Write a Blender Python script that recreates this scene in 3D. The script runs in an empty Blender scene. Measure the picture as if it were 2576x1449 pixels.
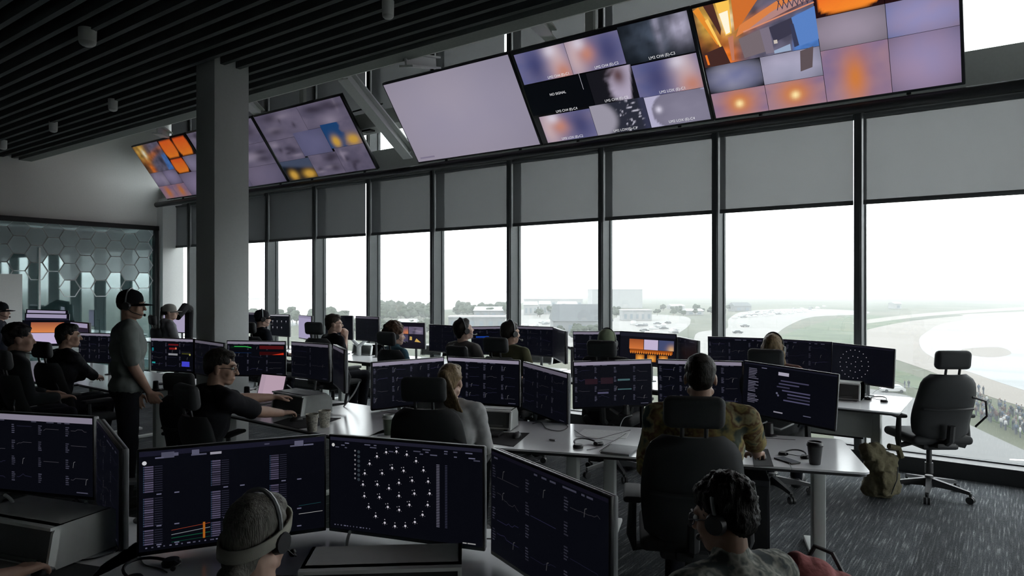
import bpy, bmesh, math, random
import numpy as np
from mathutils import Vector, Matrix, Euler, noise as mnoise

# ---------------------------------------------------------------- camera, sky, exposure
CAM_H = 1.78                     # eye height above the control-room floor (m)
FOC = 1720.0                     # focal length in pixels of the 2576 px wide frame
YAW = math.radians(36.0)         # the view turns 36 degrees left of the window wall's normal
SN, CS = math.sin(YAW), math.cos(YAW)
scene = bpy.context.scene
COL = scene.collection
cam_data = bpy.data.cameras.new('camera')
cam_data.sensor_width = 36.0
cam_data.lens = 36.0 * FOC / 2576.0
cam_data.shift_y = -4.5 / 2576.0
cam_data.clip_end = 20000
cam = bpy.data.objects.new('camera', cam_data)
COL.objects.link(cam)
cam.location = (0, 0, CAM_H)
cam.rotation_euler = (math.pi / 2, 0, YAW)
scene.camera = cam

world = bpy.data.worlds.new('overcast_sky')
scene.world = world
world.use_nodes = True
_bg = world.node_tree.nodes['Background']
_bg.inputs[0].default_value = (0.965, 0.985, 1.0, 1)
_bg.inputs[1].default_value = 5.2

vs = scene.view_settings
vs.view_transform = 'Standard'
vs.look = 'None'
vs.gamma = 1.0
vs.use_curve_mapping = False
vs.exposure = 0.0
cy = scene.cycles
cy.max_bounces = 8
cy.diffuse_bounces = 4
cy.glossy_bounces = 3
cy.transmission_bounces = 4
cy.transparent_max_bounces = 16
cy.volume_bounces = 1
cy.use_denoising = True
cy.sample_clamp_indirect = 6.0
cy.caustics_reflective = False
cy.caustics_refractive = False
scene.render.use_persistent_data = False

# ---------------------------------------------------------------- geometry of the view: photo measure -> place
def ray(px):
    t = (px - 1288.0) / FOC
    return (-SN + CS * t, CS + SN * t)
def W(px, py, d):                # point at view depth d
    r = ray(px)
    return Vector((r[0] * d, r[1] * d, CAM_H + (720.0 - py) / FOC * d))
def G(px, py, z):                # point at height z
    return W(px, py, (CAM_H - z) * FOC / (py - 720.0))
def YP(px, py, y):               # point on the plane y = const
    return W(px, py, y / ray(px)[1])
def CW(lat, d, z=0.0):           # lateral / depth from the viewer -> world
    return Vector((lat * CS - d * SN, lat * SN + d * CS, z))

def S(r, g, b):                  # sRGB 0-255 -> linear
    f = lambda c: (c / 255 / 12.92) if c <= 10.3 else ((c / 255 + 0.055) / 1.055) ** 2.4
    return (f(r), f(g), f(b))

# ---------------------------------------------------------------- materials
MATS = {}
def mat(name, color=(0.5, 0.5, 0.5), rough=0.6, metal=0.0, var=0.06, nscale=40.0, bump=0.0, bscale=200.0, spec=0.5, stretch=None):
    if name in MATS:
        return MATS[name]
    m = bpy.data.materials.new(name)
    m.use_nodes = True
    nt = m.node_tree
    b = nt.nodes['Principled BSDF']
    b.inputs['Roughness'].default_value = rough
    b.inputs['Metallic'].default_value = metal
    b.inputs['Specular IOR Level'].default_value = spec
    tc = nt.nodes.new('ShaderNodeTexCoord')
    src = tc.outputs['Object']
    if stretch:
        mp = nt.nodes.new('ShaderNodeMapping')
        mp.inputs['Scale'].default_value = stretch
        nt.links.new(src, mp.inputs['Vector'])
        src = mp.outputs['Vector']
    n = nt.nodes.new('ShaderNodeTexNoise')
    n.inputs['Scale'].default_value = nscale
    nt.links.new(src, n.inputs['Vector'])
    r = nt.nodes.new('ShaderNodeValToRGB')
    r.color_ramp.elements[0].position = 0.3
    r.color_ramp.elements[1].position = 0.7
    r.color_ramp.elements[0].color = tuple(max(0, c * (1 - var)) for c in color) + (1,)
    r.color_ramp.elements[1].color = tuple(min(1, c * (1 + var)) for c in color) + (1,)
    nt.links.new(n.outputs['Fac'], r.inputs['Fac'])
    nt.links.new(r.outputs['Color'], b.inputs['Base Color'])
    if bump:
        n2 = nt.nodes.new('ShaderNodeTexNoise')
        n2.inputs['Scale'].default_value = bscale
        nt.links.new(src, n2.inputs['Vector'])
        bp = nt.nodes.new('ShaderNodeBump')
        bp.inputs['Strength'].default_value = bump
        bp.inputs['Distance'].default_value = 0.01
        nt.links.new(n2.outputs['Fac'], bp.inputs['Height'])
        nt.links.new(bp.outputs['Normal'], b.inputs['Normal'])
    MATS[name] = m
    return m

def ramp_mat(name, stops, scale=6.0, rough=0.8, kind='noise', detail=4.0, stretch=None, bump=0.0):
    """patterned cloth, ground and the like: a noise or voronoi field through a colour ramp"""
    if name in MATS:
        return MATS[name]
    m = bpy.data.materials.new(name)
    m.use_nodes = True
    nt = m.node_tree
    b = nt.nodes['Principled BSDF']
    b.inputs['Roughness'].default_value = rough
    b.inputs['Specular IOR Level'].default_value = 0.25
    tc = nt.nodes.new('ShaderNodeTexCoord')
    src = tc.outputs['Object']
    mp = nt.nodes.new('ShaderNodeMapping')
    mp.inputs['Scale'].default_value = stretch or (1, 1, 1)
    nt.links.new(src, mp.inputs['Vector'])
    if kind == 'noise':
        n = nt.nodes.new('ShaderNodeTexNoise')
        n.inputs['Detail'].default_value = detail
        out = n.outputs['Fac']
    else:
        n = nt.nodes.new('ShaderNodeTexVoronoi')
        out = n.outputs['Distance']
    n.inputs['Scale'].default_value = scale
    nt.links.new(mp.outputs['Vector'], n.inputs['Vector'])
    r = nt.nodes.new('ShaderNodeValToRGB')
    el = r.color_ramp.elements
    while len(el) > 1:
        el.remove(el[-1])
    el[0].position = stops[0][0]
    el[0].color = tuple(stops[0][1]) + (1,)
    for p, c in stops[1:]:
        e = el.new(p)
        e.color = tuple(c) + (1,)
    nt.links.new(out, r.inputs['Fac'])
    nt.links.new(r.outputs['Color'], b.inputs['Base Color'])
    if bump:
        bp = nt.nodes.new('ShaderNodeBump')
        bp.inputs['Strength'].default_value = bump
        bp.inputs['Distance'].default_value = 0.01
        nt.links.new(out, bp.inputs['Height'])
        nt.links.new(bp.outputs['Normal'], b.inputs['Normal'])
    MATS[name] = m
    return m

def glow_mat():                  # light given off by screens; colours sit in the mesh's own colour attribute
    if 'screen_light' in MATS:
        return MATS['screen_light']
    m = bpy.data.materials.new('screen_light')
    m.use_nodes = True
    nt = m.node_tree
    b = nt.nodes['Principled BSDF']
    b.inputs['Base Color'].default_value = (0.01, 0.01, 0.012, 1)
    b.inputs['Roughness'].default_value = 0.45
    b.inputs['Specular IOR Level'].default_value = 0.05
    a = nt.nodes.new('ShaderNodeAttribute')
    a.attribute_name = 'Col'
    nt.links.new(a.outputs['Color'], b.inputs['Emission Color'])
    b.inputs['Emission Strength'].default_value = 1.0
    m.cycles.emission_sampling = 'NONE'
    MATS['screen_light'] = m
    return m

def glass_mat(name, tint=(0.93, 0.96, 0.96), refl=0.06, rough=0.0):
    if name in MATS:
        return MATS[name]
    m = bpy.data.materials.new(name)
    m.use_nodes = True
    nt = m.node_tree
    nt.nodes.remove(nt.nodes['Principled BSDF'])
    t = nt.nodes.new('ShaderNodeBsdfTransparent')
    t.inputs['Color'].default_value = tuple(tint) + (1,)
    g = nt.nodes.new('ShaderNodeBsdfGlossy')
    g.inputs['Roughness'].default_value = rough
    mx = nt.nodes.new('ShaderNodeMixShader')
    lw = nt.nodes.new('ShaderNodeLayerWeight')
    lw.inputs['Blend'].default_value = 0.5
    pw = nt.nodes.new('ShaderNodeMath'); pw.operation = 'POWER'; pw.inputs[1].default_value = 5.0
    nt.links.new(lw.outputs['Facing'], pw.inputs[0])
    ad = nt.nodes.new('ShaderNodeMath')
    ad.operation = 'ADD'
    ad.use_clamp = True
    ad.inputs[1].default_value = refl
    nt.links.new(pw.outputs[0], ad.inputs[0])
    nt.links.new(ad.outputs[0], mx.inputs[0])
    nt.links.new(t.outputs[0], mx.inputs[1])
    nt.links.new(g.outputs[0], mx.inputs[2])
    nt.links.new(mx.outputs[0], nt.nodes['Material Output'].inputs[0])
    MATS[name] = m
    return m

# ---------------------------------------------------------------- mesh building
class MB:
    def __init__(self):
        self.v = []; self.f = []; self.c = None
    def add(self, vs, fs, M=None):
        o = len(self.v)
        if M is not None:
            vs = [M @ Vector(p) for p in vs]
        self.v += [tuple(p) for p in vs]
        self.f += [tuple(i + o for i in f) for f in fs]
        return self
    def box(self, cx, cy_, cz, sx, sy, sz, M=None):
        x, y, z = sx / 2, sy / 2, sz / 2
        vs = [(cx + a * x, cy_ + b * y, cz + c * z) for c in (-1, 1) for b in (-1, 1) for a in (-1, 1)]
        fs = [(0, 2, 3, 1), (4, 5, 7, 6), (0, 1, 5, 4), (2, 6, 7, 3), (0, 4, 6, 2), (1, 3, 7, 5)]
        return self.add(vs, fs, M)
    def rbox(self, cx, cy_, cz, sx, sy, sz, r=0.01, seg=2, M=None):
        bm = bmesh.new()
        bmesh.ops.create_cube(bm, size=1.0)
        for v in bm.verts:
            v.co = Vector((v.co.x * sx, v.co.y * sy, v.co.z * sz))
        bmesh.ops.bevel(bm, geom=bm.edges[:], offset=min(r, 0.49 * min(sx, sy, sz)), segments=seg, profile=0.5, affect='EDGES')
        bm.verts.index_update()
        vs = [(v.co.x + cx, v.co.y + cy_, v.co.z + cz) for v in bm.verts]
        fs = [tuple(v.index for v in f.verts) for f in bm.faces]
        bm.free()
        return self.add(vs, fs, M)
    def cyl(self, p0, p1, r0, r1=None, n=12, M=None, cap=True):
        r1 = r0 if r1 is None else r1
        p0, p1 = Vector(p0), Vector(p1)
        ax = (p1 - p0).normalized()
        a = ax.orthogonal().normalized(); b = ax.cross(a)
        vs = []
        for p, r in ((p0, r0), (p1, r1)):
            for i in range(n):
                t = 2 * math.pi * i / n
                vs.append(p + a * (math.cos(t) * r) + b * (math.sin(t) * r))
        fs = [(i, (i + 1) % n, n + (i + 1) % n, n + i) for i in range(n)]
        if cap:
            fs += [tuple(range(n - 1, -1, -1)), tuple(range(n, 2 * n))]
        return self.add(vs, fs, M)
    def tube(self, pts, r, n=8, M=None):
        pts = [Vector(p) for p in pts]
        rs = r if isinstance(r, (list, tuple)) else [r] * len(pts)
        vs = []; fs = []; a = None
        for i, p in enumerate(pts):
            t = (pts[min(i + 1, len(pts) - 1)] - pts[max(i - 1, 0)]).normalized()
            if a is None:
                a = t.orthogonal().normalized()
            a = (a - t * a.dot(t)).normalized()
            b = t.cross(a)
            for k in range(n):
                q = 2 * math.pi * k / n
                vs.append(p + a * (math.cos(q) * rs[i]) + b * (math.sin(q) * rs[i]))
        for i in range(len(pts) - 1):
            for k in range(n):
                fs.append((i * n + k, i * n + (k + 1) % n, (i + 1) * n + (k + 1) % n, (i + 1) * n + k))
        fs += [tuple(range(n - 1, -1, -1)), tuple(range((len(pts) - 1) * n, len(pts) * n))]
        return self.add(vs, fs, M)
    def sph(self, c, rad, n=14, m=9, M=None, R=None):
        rad = (rad, rad, rad) if not isinstance(rad, (tuple, list)) else rad
        vs = []; c = Vector(c)
        def pt(x, y, z):
            p = Vector((x * rad[0], y * rad[1], z * rad[2]))
            return c + (R @ p if R is not None else p)
        for j in range(1, m):
            t = math.pi * j / m
            for i in range(n):
                q = 2 * math.pi * i / n
                vs.append(pt(math.sin(t) * math.cos(q), math.sin(t) * math.sin(q), math.cos(t)))
        vs += [pt(0, 0, 1), pt(0, 0, -1)]
        T, B = len(vs) - 2, len(vs) - 1
        fs = []
        for j in range(m - 2):
            for i in range(n):
                fs.append((j * n + i, (j + 1) * n + i, (j + 1) * n + (i + 1) % n, j * n + (i + 1) % n))
        for i in range(n):
            fs.append((T, i, (i + 1) % n))
            fs.append((B, (m - 2) * n + (i + 1) % n, (m - 2) * n + i))
        return self.add(vs, fs, M)
    def lathe(self, prof, n=20, c=(0, 0, 0), M=None):
        vs = []; fs = []; k = len(prof)
        for r, z in prof:
            for i in range(n):
                q = 2 * math.pi * i / n
                vs.append((c[0] + r * math.cos(q), c[1] + r * math.sin(q), c[2] + z))
        for j in range(k - 1):
            for i in range(n):
                fs.append((j * n + i, j * n + (i + 1) % n, (j + 1) * n + (i + 1) % n, (j + 1) * n + i))
        fs += [tuple(range(n - 1, -1, -1)), tuple(range((k - 1) * n, k * n))]
        return self.add(vs, fs, M)
    def prism(self, poly, z0, z1, M=None):
        n = len(poly)
        ar = sum(poly[i][0] * poly[(i + 1) % n][1] - poly[(i + 1) % n][0] * poly[i][1] for i in range(n))
        if ar < 0:
            poly = poly[::-1]
        vs = [(p[0], p[1], z0) for p in poly] + [(p[0], p[1], z1) for p in poly]
        fs = [(i, (i + 1) % n, n + (i + 1) % n, n + i) for i in range(n)]
        fs += [tuple(range(n - 1, -1, -1)), tuple(range(n, 2 * n))]
        return self.add(vs, fs, M)
    def mesh(self, name, m=None, ang=35):
        me = bpy.data.meshes.new(name)
        me.from_pydata(self.v, [], self.f)
        if m:
            me.materials.append(m)
        if ang:
            me.polygons.foreach_set('use_smooth', [True] * len(me.polygons))
            me.set_sharp_from_angle(angle=math.radians(ang))
        me.update()
        return me
    def build(self, name, m=None, parent=None, ang=35):
        return link(name, self.mesh(name, m, ang), parent)

def link(name, me, parent=None, M=None):
    o = bpy.data.objects.new(name, me)
    COL.objects.link(o)
    if parent is not None:
        o.parent = parent
    if M is not None:
        o.matrix_local = M
    return o
def tag(o, label=None, cat=None, group=None, kind=None):
    if label: o['label'] = label
    if cat: o['category'] = cat
    if group: o['group'] = group
    if kind: o['kind'] = kind
    return o
def struct(o):
    o['kind'] = 'structure'
    return o
def thing(name, label, cat, loc=(0, 0, 0), rz=0.0, group=None):
    o = bpy.data.objects.new(name, None)
    o.empty_display_size = 0.1
    COL.objects.link(o)
    o.location = loc
    o.rotation_euler = (0, 0, rz)
    return tag(o, label, cat, group)
def rounded_rect(w, h, r, seg=4, cx=0.0, cy_=0.0):
    pts = []
    for sx, sy, a0 in ((1, 1, 0), (-1, 1, 90), (-1, -1, 180), (1, -1, 270)):
        for i in range(seg + 1):
            a = math.radians(a0 + 90 * i / seg)
            pts.append((cx + sx * (w / 2 - r) + r * math.cos(a), cy_ + sy * (h / 2 - r) + r * math.sin(a)))
    return pts
TEXTS = []                       # lettering made from font curves, turned into meshes at the end
def text_obj(name, body, size, M, m, parent, align='CENTER'):
    cu = bpy.data.curves.new(name, 'FONT')
    cu.body = body
    cu.size = size
    cu.align_x = align
    o = bpy.data.objects.new(name, cu)
    COL.objects.link(o)
    o.parent = parent
    o.matrix_local = M
    TEXTS.append((o, m))
    return o
CACHE = {}
def cached(key, fn):
    if key not in CACHE:
        CACHE[key] = fn()
    return CACHE[key]
rnd = random.Random(7)
# ================================================================ THE ROOM
XL, XR, YB, YW = -14.6, 5.2, -3.2, 7.77        # left wall, right wall, back wall, window plane
ZC, ZU, YE = 4.10, 5.75, 5.08                  # slatted ceiling, upper ceiling, ceiling edge
M_wall = mat('painted_wall', (0.78, 0.79, 0.77), 0.85, var=0.02)
M_white = mat('white_paint', (0.72, 0.73, 0.72), 0.6, var=0.02)
M_frame = mat('dark_mullion', (0.055, 0.062, 0.065), 0.55, var=0.05)
M_black = mat('black_metal', (0.012, 0.013, 0.015), 0.45, var=0.1)
M_slat = mat('charcoal_baffle', (0.072, 0.082, 0.084), 0.8, var=0.08)
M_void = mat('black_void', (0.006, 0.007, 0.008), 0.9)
M_steel = mat('painted_steel', (0.50, 0.52, 0.50), 0.6, var=0.03)

def carpet():
    m = bpy.data.materials.new('carpet')
    m.use_nodes = True
    nt = m.node_tree; N = nt.nodes; L = nt.links
    b = N['Principled BSDF']
    b.inputs['Roughness'].default_value = 0.95
    b.inputs['Specular IOR Level'].default_value = 0.1
    tc = N.new('ShaderNodeTexCoord')
    def field(sc, stretch, det=3):
        mp = N.new('ShaderNodeMapping'); mp.inputs['Scale'].default_value = stretch
        L.new(tc.outputs['Object'], mp.inputs['Vector'])
        n = N.new('ShaderNodeTexNoise'); n.inputs['Scale'].default_value = sc; n.inputs['Detail'].default_value = det
        L.new(mp.outputs['Vector'], n.inputs['Vector'])
        return n.outputs['Fac']
    streak = field(1.0, (85, 4.0, 1), 3)
    fine = field(1.0, (260, 40, 1), 2)
    big = field(1.0, (3, 1.2, 1), 2)
    r1 = N.new('ShaderNodeValToRGB')
    e = r1.color_ramp.elements
    e[0].position = 0.42; e[0].color = (0.075, 0.082, 0.09, 1)
    e[1].position = 0.72; e[1].color = (0.36, 0.37, 0.38, 1)
    k = e.new(0.58); k.color = (0.12, 0.128, 0.138, 1)
    L.new(streak, r1.inputs['Fac'])
    r2 = N.new('ShaderNodeValToRGB')
    r2.color_ramp.elements[0].position = 0.3; r2.color_ramp.elements[0].color = (0.5, 0.5, 0.5, 1)
    r2.color_ramp.elements[1].position = 0.7; r2.color_ramp.elements[1].color = (1.3, 1.3, 1.3, 1)
    L.new(fine, r2.inputs['Fac'])
    # carpet planks: each plank of a slightly different tone
    br = N.new('ShaderNodeTexBrick')
    br.inputs['Scale'].default_value = 1.0
    br.inputs['Brick Width'].default_value = 1.0; br.inputs['Row Height'].default_value = 0.25
    br.inputs['Mortar Size'].default_value = 0.0
    br.inputs['Color1'].default_value = (0.8, 0.8, 0.8, 1); br.inputs['Color2'].default_value = (1.15, 1.15, 1.15, 1)
    mp = N.new('ShaderNodeMapping'); mp.inputs['Rotation'].default_value = (0, 0, math.pi / 2)
    L.new(tc.outputs['Object'], mp.inputs['Vector']); L.new(mp.outputs['Vector'], br.inputs['Vector'])
    m1 = N.new('ShaderNodeMix'); m1.data_type = 'RGBA'; m1.blend_type = 'MULTIPLY'; m1.inputs[0].default_value = 1
    m2 = N.new('ShaderNodeMix'); m2.data_type = 'RGBA'; m2.blend_type = 'MULTIPLY'; m2.inputs[0].default_value = 1
    L.new(r1.outputs['Color'], m1.inputs[6]); L.new(r2.outputs['Color'], m1.inputs[7])
    L.new(m1.outputs[2], m2.inputs[6]); L.new(br.outputs['Color'], m2.inputs[7])
    L.new(m2.outputs[2], b.inputs['Base Color'])
    bp = N.new('ShaderNodeBump'); bp.inputs['Strength'].default_value = 0.5; bp.inputs['Distance'].default_value = 0.004
    L.new(fine, bp.inputs['Height']); L.new(bp.outputs['Normal'], b.inputs['Normal'])
    return m
o = struct(MB().box((XL + XR) / 2, (YB + YW) / 2, -0.1, XR - XL + 0.6, YW - YB + 0.7, 0.2).build('floor', carpet()))
# walls
struct(MB().box((XL + XR) / 2, YB - 0.1, 2.9, XR - XL + 0.4, 0.2, 5.8).build('wall_back', mat('dim_wall', (0.30, 0.31, 0.31), 0.9)))
# the glazing turns the corner: the right-hand wall is windows too
wr_ = MB().box(XR + 0.1, (YB + YW) / 2, (2.63 + 5.8) / 2, 0.2, YW - YB + 0.4, 5.8 - 2.63).box(XR + 0.1, (YB + YW) / 2, 0.08, 0.2, YW - YB + 0.4, 0.16)
wr_.box(XR + 0.1, (YB + 2.6) / 2, 1.4, 0.2, 2.6 - YB, 2.5)
struct(wr_.build('wall_right', MATS['dim_wall']))
for k in range(4):
    ya = 2.6 + (YW - 2.6) * k / 4; yb_ = 2.6 + (YW - 2.6) * (k + 1) / 4
    wn = struct(MB().box(XR + 0.06, ya, 1.4, 0.16, 0.07, 2.5).build('window_%d' % (30 + k), M_frame, ang=0))
    MB().box(XR + 0.1, (ya + yb_) / 2, 1.4, 0.012, yb_ - ya - 0.07, 2.48).build('pane', glass_mat('window_glass', (0.93, 0.955, 0.955), 0.05), wn, 0)
GL0, GL1, GZ = 0.6, 7.27, 2.98                  # glass partition in the left wall
w = MB()
w.box(XL - 0.1, (YB + GL0) / 2, 2.9, 0.2, GL0 - YB, 5.8)
w.box(XL - 0.1, (GL0 + GL1) / 2, (GZ + 5.8) / 2, 0.2, GL1 - GL0, 5.8 - GZ)
w.box(XL - 0.1, (GL1 + YW) / 2 + 0.05, 2.9, 0.2, YW - GL1 + 0.1, 5.8)
struct(w.build('wall_left', M_wall))
# corner pier between glass partition and the first window, with a ledge
struct(MB().box(XL + 0.12, 7.52, 1.75, 0.24, 0.44, 3.5).build('trim_1', M_white))
struct(MB().box(XL + 0.25, 7.55, 3.56, 0.5, 0.44, 0.14).build('trim_2', M_white))
# glass partition: frame, hexagon film, glass, dim room behind
part = struct(MB().box(XL + 0.03, (GL0 + GL1) / 2, GZ + 0.02, 0.12, GL1 - GL0 + 0.1, 0.09).box(XL + 0.03, GL1 - 0.02, GZ / 2, 0.12, 0.07, GZ).build('window_20', M_black))
def partition_glass():
    m = bpy.data.materials.new('mirror_tinted_glass'); m.use_nodes = True
    nt = m.node_tree; b = nt.nodes['Principled BSDF']
    nt.nodes.remove(b)
    g = nt.nodes.new('ShaderNodeBsdfGlossy'); g.inputs['Color'].default_value = (0.62, 0.72, 0.73, 1); g.inputs['Roughness'].default_value = 0.03
    t = nt.nodes.new('ShaderNodeBsdfTransparent'); t.inputs['Color'].default_value = (0.5, 0.6, 0.6, 1)
    n = nt.nodes.new('ShaderNodeMixShader'); n.inputs[0].default_value = 0.33
    nt.links.new(t.outputs[0], n.inputs[1]); nt.links.new(g.outputs[0], n.inputs[2])
    nt.links.new(n.outputs[0], nt.nodes['Material Output'].inputs[0])
    return m
MB().box(XL + 0.0, (GL0 + GL1) / 2, GZ / 2, 0.012, GL1 - GL0, GZ).build('pane', partition_glass(), part)
MB().box(XL - 1.6, (GL0 + GL1) / 2, GZ / 2, 0.1, GL1 - GL0 + 1, GZ).box(XL - 0.9, GL0 - 0.2, GZ / 2, 1.5, 0.1, GZ).box(XL - 0.9, GL1 + 0.2, GZ / 2, 1.5, 0.1, GZ).box(XL - 0.9, (GL0 + GL1) / 2, GZ + 0.1, 1.5, GL1 - GL0, 0.1).build('room_behind', mat('blue_grey_room', (0.22, 0.29, 0.30), 0.8), part)
# hexagon film: frosted cells fading out downwards, pale outlines
HEXR = 0.185
M_hexline = mat('frosted_line', (0.80, 0.84, 0.84), 0.6)
def film():
    m = bpy.data.materials.new('frosted_film'); m.use_nodes = True
    nt = m.node_tree; nt.nodes.remove(nt.nodes['Principled BSDF'])
    d = nt.nodes.new('ShaderNodeBsdfDiffuse'); d.inputs['Color'].default_value = (0.62, 0.72, 0.74, 1)
    t = nt.nodes.new('ShaderNodeBsdfTransparent')
    n = nt.nodes.new('ShaderNodeMixShader'); n.inputs[0].default_value = 0.68
    nt.links.new(t.outputs[0], n.inputs[1]); nt.links.new(d.outputs[0], n.inputs[2])
    nt.links.new(n.outputs[0], nt.nodes['Material Output'].inputs[0])
    return m
M_film = film()
hx = 0
for col in range(24):
    yc = GL1 - 0.25 - col * 1.5 * HEXR
    rows = [4, 4, 4, 4, 4, 4, 3, 3, 3, 3, 3, 3, 4, 4, 4, 4, 3, 3, 3, 3, 3, 3, 3, 3][col]
    for row in range(rows):
        zc = GZ - 0.12 - (row + (0.5 if col % 2 else 0)) * HEXR * 1.732
        out = []; inn = []; fill = []
        for k in range(6):
            a = math.radians(60 * k)
            cyy, szz = math.cos(a), math.sin(a)
            out.append((yc + HEXR * 1.03 * cyy, zc + HEXR * 1.03 * szz)); inn.append((yc + HEXR * 0.94 * cyy, zc + HEXR * 0.94 * szz))
        cl = lambda p: (min(max(p[0], GL0), GL1 - 0.05), min(p[1], GZ - 0.02))
        out = [cl(p) for p in out]; inn = [cl(p) for p in inn]
        b = MB()
        vs = [(XL + 0.008, p[0], p[1]) for p in out] + [(XL + 0.008, p[0], p[1]) for p in inn] + [(XL + 0.012, p[0], p[1]) for p in out] + [(XL + 0.012, p[0], p[1]) for p in inn]
        fs = []
        for k in range(6):
            j = (k + 1) % 6
            fs += [(k, 6 + k, 6 + j, j), (12 + k, 12 + j, 18 + j, 18 + k), (k, j, 12 + j, 12 + k), (6 + k, 18 + k, 18 + j, 6 + j)]
        b.add(vs, fs)
        ho = b.build('hexagon_outline', M_hexline, part, ang=0)
        if row < rows - 1:
            MB().add([(XL + 0.009, p[0], p[1]) for p in inn], [tuple(range(6))]).build('frosted_cell', M_film, ho, ang=0)
MB().box(XL + 0.0085, (GL0 + GL1) / 2, GZ - 0.05, 0.003, GL1 - GL0, 0.14).build('frosted_strip', M_film, part, 0)
# a glass door leaf seen in the partition
yd = YP(87, 700, 5.1).y
door = struct(MB().box(XL + 0.02, 5.12, 1.25, 0.03, 0.03, 2.5).build('door_1', M_hexline))
MB().cyl((XL + 0.06, 5.17, 1.15), (XL + 0.06, 5.02, 1.15), 0.012).build('door_handle', M_steel, door)
struct(MB().box(XL + 0.05, 2.41, 1.0, 0.1, 4.82, 2.0).build('wall_left_panel', M_wall))

# ---- slatted ceiling
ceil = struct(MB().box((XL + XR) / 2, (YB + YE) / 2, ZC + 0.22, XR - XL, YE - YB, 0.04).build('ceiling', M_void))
slat_me = MB().box(0, 0, 0, XR - XL, 0.05, 0.14).mesh('slat', M_slat, 0)
ny = int((YE - 0.25 - YB) / 0.175)
for i in range(ny):
    link('slat', slat_me, ceil, Matrix.Translation(((XL + XR) / 2, YE - 0.37 - i * 0.175, ZC + 0.07)))
struct(MB().box((XL + XR) / 2, YE - 0.18, ZC + 0.08, XR - XL, 0.2, 0.2).build('trim_3', mat('edge_beam', (0.20, 0.22, 0.21), 0.7)))
struct(MB().box((XL + XR) / 2, YE - 0.04, ZC + 0.06, XR - XL, 0.08, 0.10).build('trim_4', M_white))
struct(MB().box((XL + XR) / 2, YE - 0.16, (ZC + 0.16 + ZU) / 2, XR - XL, 0.1, ZU - ZC - 0.16).build('wall_bulkhead', M_wall))
struct(MB().box((XL + XR) / 2, (YE + YW) / 2, ZU + 0.05, XR - XL + 0.4, YW - YE + 0.6, 0.1).build('ceiling_upper', mat('upper_ceiling', (0.32, 0.34, 0.33), 0.9)))
# ---- column
col = struct(MB().rbox(-6.84, 4.12, ZC / 2 + 0.07, 0.36, 0.40, ZC + 0.14, 0.012, 2).build('column', mat('column_paint', (0.58, 0.60, 0.59), 0.75, var=0.02)))

# ---- window wall
MX = [3.13, 1.68, 0.23, -1.22, -2.67, -4.12, -5.54, -6.96, -8.35, -9.72, -11.09, -12.45, -13.80]
MW, MD = 0.07, 0.20
mull_me = MB().box(0, 0, 0, MW, MD, ZU + 0.1).mesh('trim', M_frame, 0)
cover_me = MB().box(0, 0, 0, MW * 0.7, 0.02, ZU + 0.1).mesh('cover_strip', mat('mullion_cover', (0.03, 0.034, 0.036), 0.5), 0)
M_glaze = glass_mat('window_glass', (0.93, 0.955, 0.955), 0.05)
edges = [XR] + MX + [XL]
n_trim = 5
for x in MX:
    o = struct(link('trim_%d' % n_trim, mull_me)); n_trim += 1
    o.location = (x, YW - 0.02 - MD / 2, ZU / 2)
    c = link('cover_strip', cover_me, o); c.location = (0, -MD / 2 - 0.009, 0)
for i in range(len(edges) - 1):
    x1, x0 = edges[i] - 0.035, edges[i + 1] + 0.035
    cx, wd = (x0 + x1) / 2, x1 - x0
    f = MB()
    for za, zb in ((0.0, 0.16), (3.50, 3.90), (5.55, ZU)):
        f.box(cx, YW - 0.02, (za + zb) / 2, wd, 0.08, zb - za)
    for xs in (x0 + 0.006, x1 - 0.006):
        f.box(xs, YW - 0.02, ZU / 2, 0.012, 0.05, ZU)
    wn = struct(f.build('window_%d' % (i + 1), M_frame, ang=0))
    MB().box(cx, YW, 1.83, wd, 0.012, 3.34).build('pane', M_glaze, wn, 0)
    MB().box(cx, YW, 4.72, wd, 0.012, 1.66).build('pane', M_glaze, wn, 0)
# black base curb, spandrel beam and the round black rail under the displays
struct(MB().box((XL + XR) / 2, YW - 0.14, 0.075, XR - XL, 0.22, 0.15).build('baseboard_window', M_black))
struct(MB().box((XL + XR) / 2, YW - 0.30, 3.715, XR - XL, 0.16, 0.36).build('trim_spandrel', M_steel))
rail = struct(MB().cyl((XL + 0.3, 7.14, 3.466), (XR, 7.14, 3.466), 0.052, n=20).build('trim_rail', M_black))

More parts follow.
